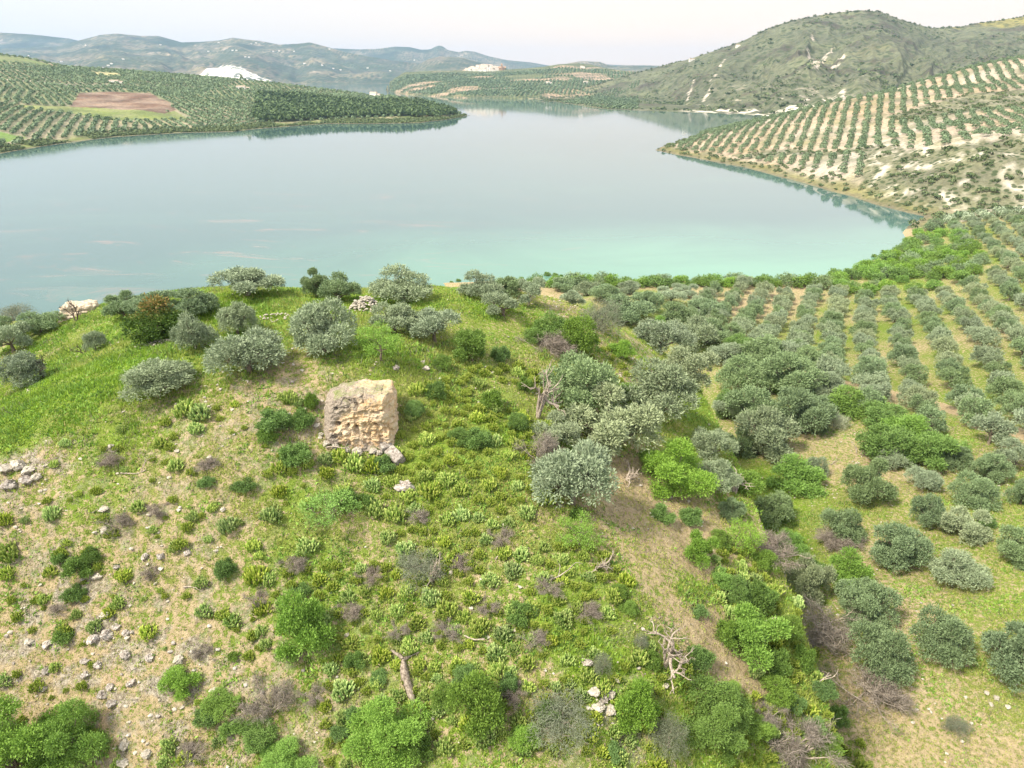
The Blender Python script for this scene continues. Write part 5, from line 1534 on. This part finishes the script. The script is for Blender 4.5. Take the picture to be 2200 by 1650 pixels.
m = (y > 300) & (q > 0) & (q < 1.03) & (a > LEFT.a0 + .01) & (a < LEFT.a1 - .004) & (y - yb > 24)
x, y, a = x[m], y[m], a[m]
for Pl in (L_BROWN, L_STRIP, L_LOW, L_TOPG, L_TOPB, L_GOLD, L_PINE, L_SHRB):
    m = ~inside(Pl, x, y); x, y = x[m], y[m]
m = (seg_dist(L_TRK, x, y, False) > 7) & (prng.uniform(size=len(x)) > .05)
x, y = x[m], y[m]
z = LEFT.h(x, y); px_, py_, tt = proj(x, y, z); m = (px_ > -60)
x, y, z = x[m], y[m], z[m]
print('left olives', len(x))
forest('left_shore_olive_rows', x, y, z - .3, prng.uniform(4.6, 6.6, len(x)), 1.0, None, T_LEFT, 'rows of olives covering the left shore', FAROL)
# pine plantation
lo, hi = np.array(L_PINE).min(0), np.array(L_PINE).max(0)
x, y = prng.uniform(lo[0], hi[0], 30000), prng.uniform(lo[1], hi[1], 30000)
m = inside(L_PINE, x, y); x, y = x[m][:3600], y[m][:3600]
z = LEFT.h(x, y)
px_, py_, tt = proj(x, y, z)
forest('pine_plantation', x, y, z, prng.uniform(6.0, 9.0, len(x)), 1.25, None, [blob(760 + i, 30, 1, 1.05, .42) for i in range(5)], 'dense dark pine plantation on the left promontory', PINEM)
# shrubs of the left shore
n = 6000
aa = prng.uniform(LEFT.a0 + .01, LEFT.a1 - .002, n); yb = np.interp(aa, LEFT.ba, LEFT.by); y = yb + prng.uniform(2, 46, n); x = aa * y
z = LEFT.h(x, y); m = (z > .2) & (fbm(x, y, 30, 3, 78) > -.4 + .012 * (y - yb)); x, y, z = x[m], y[m], z[m]
forest('left_shore_scrub', x, y, z - .2, prng.uniform(1.5, 5.5, len(x)) , .8, None, [blob(780 + i, 16, 1, .7, .5) for i in range(4)], 'green scrub along the left waterline', SCRUBM)
# single trees that stand out there
for px, py, w, h, lab in [(520,176,8,16,'tall dark tree on the crest beside the white quarry hill'),(528,178,5,10,'smaller dark tree right of the tall one on the left crest'),(232,262,24,12,'dark green tree clump between the fields on the left shore'),
                          (212,258,18,12,'dark tree left of the clump above the lower orchard'),(258,285,20,12,'dark round tree near the left waterline'),(282,283,14,10,'smaller dark tree near the left waterline'),(136,230,10,6,'lone dark tree on the edge of the upper left orchard'),
                          (79,176,10,7,'dark tree beside the pale farm track'),(500,266,14,8,'green bush at the foot of the left orchard'),(940,252,14,8,'tree at the tip of the left promontory')]:
    g = at([px], [py], LEFT.h, 400, 2600)[0]; t = np.hypot(g[0], g[1]) / 1.03
    V, tt_ = blob(int(px), 90, 1, .8, .2)
    V = V * np.array([w, w, h / .9]) * t / FPX
    add('dark_tree', mesh_from('dark_tree', V, np.arange(len(V)).reshape(-1, 4), [PINEM], {'tint': tt_, 'acc': np.zeros(len(tt_))}), None, g, category='tree', label=lab, group='dark trees on the left shore')

# mountain scrub and orchard, trees on its skyline
n = 5200
aa = prng.uniform(.02, .84, n); q = prng.uniform(.02, .985, n) ** .9
yb, yr = np.interp(aa, MOUNT.ba, MOUNT.by), np.interp(aa, MOUNT.ra, MOUNT.ry)
y = yb + q * (yr - yb); x = aa * y
m = fbm(x, y, 120, 4, 79) + .8 * LGUL(x, y) > .12; x, y = x[m], y[m]
z = MOUNT.h(x, y)
forest('mountain_scrub', x, y, z - .5, prng.uniform(2.5, 7.5, len(x)) * prng.choice([1, 1, 1.6], len(x)), .8, None, [blob(800 + i, 14, 1, .7, .55) for i in range(4)], 'dark scrub dotting the mountain slope', SCRUBM)
aa = np.sort(prng.uniform(.03, .80, 330)); y = np.interp(aa, MOUNT.ra, MOUNT.ry) - prng.uniform(0, 8, 330); x = aa * y; z = MOUNT.h(x, y)
forest('skyline_trees', x, y, z - 1, prng.uniform(3.5, 8.5, len(x)), .9, None, [blob(810 + i, 14, 1, .8, .55) for i in range(4)], 'small trees along the mountain crest', SCRUBM)
aa = prng.uniform(.0, .17, 5000); q = prng.uniform(.02, .96, 5000)
ii, jj = np.meshgrid(np.arange(0, 80), np.arange(0, 120)); x = 0 + ii.ravel() * 9.5 + jj.ravel() * 2.0; y = 1300 + jj.ravel() * 9.0
a = x / y; m = (a > MOUNT.a0 + .003) & (a < .165); x, y = x[m], y[m]; q, zr, yb, yr = MOUNT.s_of(x, y); m = (q > .03) & (q < .97) & (fbm(x, y, 90, 2, 88) > -.25); x, y = x[m], y[m]
forest('mountain_foot_olives', x, y, MOUNT.h(x, y) - .4, prng.uniform(5, 7.5, len(x)), .9, None, [blob(830 + i, 14, 1, .7, .55) for i in range(4)], 'olive orchard at the left foot of the mountain', FAROL)
print('mountain olives', len(x))
# village hill orchards
rd = np.array([.12, .99]); rn = np.array([.99, -.12])
ii, jj = np.meshgrid(np.arange(-75, 80), np.arange(-10, 80)); p = np.array([0, 2300.]) + rn * ii.ravel()[:, None] * 13 + rd * jj.ravel()[:, None] * 10.5
x, y = p[:, 0], p[:, 1]; a = x / y; m = (a > VILL.a0 + .005) & (a < VILL.a1 - .005); x, y = x[m], y[m]
q, zr, yb, yr = VILL.s_of(x, y); m = (q > .03) & (q < 1.0) & (fbm(x, y, 150, 2, 133) < .42) & (fbm(x, y, 260, 3, 89) > -.5); x, y = x[m], y[m]
forest('village_hill_olives', x, y, VILL.h(x, y) - .4, prng.uniform(6, 9.5, len(x)), .9, None, [blob(840 + i, 8, 1, .7, .75) for i in range(4)], 'olive orchards on the hill below the village', FAROL)
print('village olives', len(x))

# ------------------------------------------------------------------ houses
def mat_plain(name, c, var=.08):
    m, nt, out = new_mat(name); N = NT(nt)
    n = N.noise(.6, 4, N.pos(), .7)
    q = N.mix(N.rng(n, .3, .7), tuple(v * (1 - var) for v in c), tuple(min(v * (1 + var), .9) for v in c))
    diffuse_out(N, out, q, .9, None, .2)
    return m
WHITEW = mat_plain('white_limewash', (.78, .76, .72)); TILE = mat_plain('terracotta_roof', (.46, .36, .29), .2); DARKWIN = mat_plain('window_opening', (.05, .05, .055)); OCHRE = mat_plain('castle_stone', (.42, .28, .19), .15)
def box(V, F, x0, x1, y0, y1, z0, z1):
    o = len(V)
    V += [(x, y, z) for z in (z0, z1) for y in (y0, y1) for x in (x0, x1)]
    F += [tuple(o + k for k in f) for f in ((0, 2, 3, 1), (4, 5, 7, 6), (0, 1, 5, 4), (2, 6, 7, 3), (0, 4, 6, 2), (1, 3, 7, 5))]
def gable(V, F, x0, x1, y0, y1, z0, z1):
    o = len(V); ym = (y0 + y1) / 2
    V += [(x0, y0, z0), (x1, y0, z0), (x1, y1, z0), (x0, y1, z0), (x0, ym, z1), (x1, ym, z1)]
    F += [(o, o + 1, o + 5, o + 4), (o + 2, o + 3, o + 4, o + 5), (o + 3, o, o + 4, o + 4), (o + 1, o + 2, o + 5, o + 5), (o, o + 3, o + 2, o + 1)]
def house_parts(w, d, h, roofh, seed, windows=True, tile=None):
    r = np.random.default_rng(seed)
    V, F = [], []; box(V, F, -w / 2, w / 2, -d / 2, d / 2, -3, h); wall = mesh_from('wall', V, F, [WHITEW])
    V, F = [], []; gable(V, F, -w / 2 - .3, w / 2 + .3, -d / 2 - .3, d / 2 + .3, h + .003, h + roofh); roof = mesh_from('roof', V, F, [tile or TILE])
    win = []
    if windows:
        for k in range(max(2, int(w / 3.4))):
            x0 = -w / 2 + (k + .5) * w / max(2, int(w / 3.4))
            V, F = [], []; box(V, F, x0 - .55, x0 + .55, -d / 2 - .06, -d / 2 + .2, 1.1, 2.5); win.append(mesh_from('window', V, F, [DARKWIN]))
    return wall, roof, win
def farmhouse(px, py, hf, w, d, h, lab, t0=400, t1=9000, rot=None, wing=True, seed=0):
    g = at([px], [py], hf, t0, t1, 900)[0]
    wall, roof, win = house_parts(w, d, h, h * .28, seed)
    root = add('farmhouse', None, None, g, (0, 0, rot if rot is not None else prng.uniform(-.3, .3)), None, label=lab, category='house', group='farmhouses around the lake')
    add('wall', wall, root); add('roof', roof, root)
    for q in win: add('window', q, root)
    if wing:
        wl2, rf2, w2 = house_parts(w * .5, d * .8, h * .62, h * .2, seed + 1)
        c = add('wing', wl2, root, (w * .76, .4, 0)); add('roof', rf2, c)
    return root
farmhouse(246, 179, LEFT.h, 15, 8, 4.5, 'long pale flat farm building above the brown field on the left shore', rot=.1, seed=1)
farmhouse(518, 192, LEFT.h, 15, 9, 5, 'white farmhouse in the orchard below the tall dark tree', seed=2, rot=.2)
farmhouse(803, 208, LEFT.h, 13, 9, 7, 'white farmhouse with a red roof above the pine plantation, beside the water', seed=3, rot=-.2)
farmhouse(1585, 101, MOUNT.h, 12, 8, 5, 'small white house high on the left shoulder of the mountain', seed=4, t0=1000)
farmhouse(1486, 131, MOUNT.h, 16, 8, 5, 'white house among trees low on the mountain crest', seed=5, t0=1000)
farmhouse(1250, 145, VILL.h, 12, 8, 5, 'white house on the hill right of the village', seed=6, t0=1500)
farmhouse(1258, 178, VILL.h, 14, 8, 5, 'white farmhouse among the orchards above the right end of the lake arm', seed=7, t0=1500)
farmhouse(1177, 179, VILL.h, 14, 8, 5, 'white farmhouse beside the terracotta coloured field', seed=8, t0=1500)
for k, (px, py, nm) in enumerate([(600,110,'highest house right of the main far summit'),(540,95,'house just below the main far summit'),(550,93,'second house just below the main far summit'),(470,92,'house on the far crest left of the summit'),(448,111,'house left of the summit, halfway up'),
      (500,109,'one of the pair below the summit, left one'),(508,109,'one of the pair below the summit, right one'),(587,111,'house on the mid slope right of the pair'),(632,111,'house above the long orchard slope'),(527,123,'house under the pair on the mid slope'),(535,124,'house touching the one under the pair'),
      (655,137,'large white house by the green field on the far slope'),(692,141,'house right of the green field on the far slope'),(716,148,'house low on the far slope'),(732,151,'house beside the low one on the far slope'),(345,97,'house on the left far crest'),(185,98,'house on the leftmost far crest'),
      (240,138,'house above the left orchard skyline'),(233,142,'lower of the houses above the left orchard skyline'),(220,147,'third of the houses above the left orchard skyline'),(265,128,'house on the far slope left of the quarry hill'),(790,147,'house near the water at the foot of the far slope'),
      (838,153,'house at the right foot of the far slope'),(132,133,'house at the far left edge of the far slope'),(708,106,'house on the right crest of the far hills'),(890,130,'house on the saddle of the far hills'),(62,121,'lone house far left below the distant ridge')]):
    farmhouse(px, py, FARH.h, 26 if 'large' in nm else 17, 11, 7, 'white ' + nm, 3000, 7500, seed=20 + k, wing='large' in nm)

# hilltop village: white houses stepping up to the church
HP = [house_parts(w, d, h, 1.5, 60 + k, False) for k, (w, d, h) in enumerate([(11, 8, 7), (9, 8, 9), (13, 8, 6), (8, 7, 8), (15, 9, 7)])]
HM = []
for wall, roof, _ in HP:
    V = np.concatenate([np.array([v.co[:] for v in me.vertices]) for me in (wall, roof)])
    n0 = len(wall.vertices); F = [tuple(p.vertices) for p in wall.polygons]; R = [tuple(i + n0 for i in p.vertices) for p in roof.polygons]
    me = bpy.data.meshes.new('village_house'); me.from_pydata([tuple(v) for v in V], [], F + R); me.materials.append(WHITEW); me.materials.append(TILE)
    for i, p in enumerate(me.polygons): p.material_index = 1 if i >= len(F) else 0
    HM.append(me)
vt = 3080.0
c0 = pix(1042, 153.5, vt + 40)
def knoll_z(x, y):
    r = np.hypot((x - c0[0]) / 98.0, (y - c0[1]) / 80.0)
    return c0[2] + np.interp(r, [0, .3, .55, .8, 1.05], [21, 18.5, 12, 4.5, -6])
for k in range(170):
    a = prng.uniform(-math.pi, .25) if k % 5 else prng.uniform(-math.pi, math.pi); r = .98 * math.sqrt(prng.uniform())
    x, y = c0[0] + math.cos(a) * r * 98, c0[1] + math.sin(a) * r * 80
    add('village_house', HM[k % 5], None, (x, y, float(knoll_z(x, y)) - .4), (0, 0, prng.uniform(-.5, .5)), None, category='house', group='white houses of the hilltop village',
        label='small white house packed among many others in the hilltop village')
aa = np.linspace(0, 2 * np.pi, 48, endpoint=False)
V = [(c0[0], c0[1], c0[2] + 21)]
for rr, zz in [(.3, 18.5), (.55, 12), (.8, 4.5), (1.05, -6)]:
    V += [(c0[0] + math.cos(a) * rr * 98, c0[1] + math.sin(a) * rr * 80, c0[2] + zz) for a in aa]
F = [(0, 1 + i, 1 + (i + 1) % 48) for i in range(48)] + [(1 + k * 48 + i, 1 + (k + 1) * 48 + i, 1 + (k + 1) * 48 + (i + 1) % 48, 1 + k * 48 + (i + 1) % 48) for k in range(3) for i in range(48)]
vm_ = bpy.data.meshes.new('village_knoll'); vm_.from_pydata([tuple(map(float, v)) for v in V], [], F); vm_.materials.append(mat_plain('village_ground', (.34, .32, .27), .2))
add('village_knoll_terrain', vm_, kind='structure')
ch = add('church', None, None, pix(1079, 151, vt), (0, 0, .2), None, label='brown stone church with a tower and pyramid roof at the right end of the village', category='church')
V, F = [], []; box(V, F, -15, 15, -7, 7, -4, 10); add('nave', mesh_from('nave', V, F, [OCHRE]), ch)
V, F = [], []; gable(V, F, -16, 16, -8, 8, 10.01, 15); add('roof', mesh_from('roof', V, F, [OCHRE]), ch)
V, F = [], []; box(V, F, -6, 0, -10, -4, -4, 21); add('tower', mesh_from('tower', V, F, [OCHRE]), ch)
V = [(-6.6, -10.6, 21.01), (.6, -10.6, 21.01), (.6, -3.4, 21.01), (-6.6, -3.4, 21.01), (-3, -7, 30)]; F = [(0, 1, 4, 4), (1, 2, 4, 4), (2, 3, 4, 4), (3, 0, 4, 4)]
add('spire', mesh_from('spire', V, F, [OCHRE]), ch)
for px, py, h in [(1061, 150, 10), (1087, 151, 12), (1050, 143.5, 8), (1012, 151, 7), (1095, 153, 9)]:
    V, tt_ = blob(int(px), 60, 1, .9, .25)
    add('village_tree', mesh_from('village_tree', V * np.array([h, h, h]), np.arange(len(V)).reshape(-1, 4), [PINEM], {'tint': tt_, 'acc': np.zeros(len(tt_))}), None, pix(px, py + .5, vt - 20), category='tree',
        label={1061: 'dark tree clump between the white houses and the church', 1087: 'dark tree touching the right side of the church', 1050: 'dark tree clump on the top of the village', 1012: 'dark tree at the left end of the village', 1095: 'dark tree on the slope right of the church'}[px])

# ------------------------------------------------------------------ labels that single out each of the many alike
LM = [('the ochre rock block', 772, 880), ('the masonry fragment', 850, 975), ('the white-topped boulder', 872, 1045), ('the fallen log', 880, 1480), ('the forked dead tree', 1440, 1390), ('the tall dead tree', 1155, 850),
      ('the bare pale spur', 1400, 1130), ('the low open olive', 350, 840), ('the lone round green bush', 655, 1380), ('the corner thicket', 150, 1590), ('the twiggy grey bush', 590, 1530),
      ('the feathery green tree', 715, 1120), ('the stony left ledge', 40, 1020), ('the large bottom edge bush', 1515, 1540), ('the bottom edge grey bush', 1200, 1570), ('the loose green bush', 1030, 1550),
      ('the grey bush of dead branches', 905, 1235), ('the tall silver olive', 1228, 1030), ('the lime green tree', 1440, 1010), ('the round spur-side bush', 1500, 1180), ('the soft green ridge bush', 1610, 1380),
      ('the dead gully limbs', 1770, 1360), ('the lone dry slope bush', 2050, 1560), ('the large corner olive', 2165, 1420), ('the hill shoulder track', 1260, 700), ('the big stone heap', 782, 662),
      ('the dark carob', 345, 690), ('the long dark left bush', 175, 1240), ('the pair of dark left bushes', 500, 1240), ('the paired turf-edge cushions', 415, 885), ('the bottom rubble patch', 1290, 1510),
      ('the left twiggy bush', 265, 1130), ('the pitted rocks at lower left', 225, 1420), ('the shaded tree mass', 1650, 900), ('the pale gully olive', 1728, 1250),
      ('the grove corner', 1560, 700), ('the thicket tip', 1760, 600), ('the inlet head', 1960, 500), ('the grassy gap in the thicket', 2060, 600), ('the hilltop end', 1160, 610), ('the last row of the grove', 1950, 625)]
lx = np.array([l[1] for l in LM], float); ly = np.array([l[2] for l in LM], float)
buckets = {}
for rec in THINGS:
    o, look, cat, pos, lab, grp = rec
    if lab: continue
    a, b, c = proj(np.array(pos[0]), np.array(pos[1]), np.array(pos[2]))
    d = np.hypot(lx - a, ly - b)
    # the label tells the landmark and the rank of nearness among its likes
    k = int(np.argmin(d)); buckets.setdefault((look, k), []).append((float(d[k]), float(a), float(b), o))
CARD = lambda dx, dy: ('right' if dx > 0 else 'left') if abs(dx) > abs(dy) else ('above' if dy < 0 else 'below')
for (look, k), lst in buckets.items():
    by = {}
    for q in lst: by.setdefault(CARD(q[1] - lx[k], q[2] - ly[k]), []).append(q)
    for side, sub_ in by.items():
        sub_.sort(key=lambda q: q[0])
        for n_, q in enumerate(sub_):
            sd_txt = {'right': 'right of', 'left': 'left of', 'above': 'above', 'below': 'below'}[side]
            if len(sub_) == 1: t_ = '%s %s %s' % (look, sd_txt, LM[k][0])
            else: t_ = '%s %s %s, %s' % (look, sd_txt, LM[k][0], (ORD[n_ + 1] + ' nearest') if n_ else 'nearest')
            q[3]['label'] = t_
print('objects', len(bpy.data.objects))
print('tris', sum(len(m.polygons) for m in bpy.data.meshes))
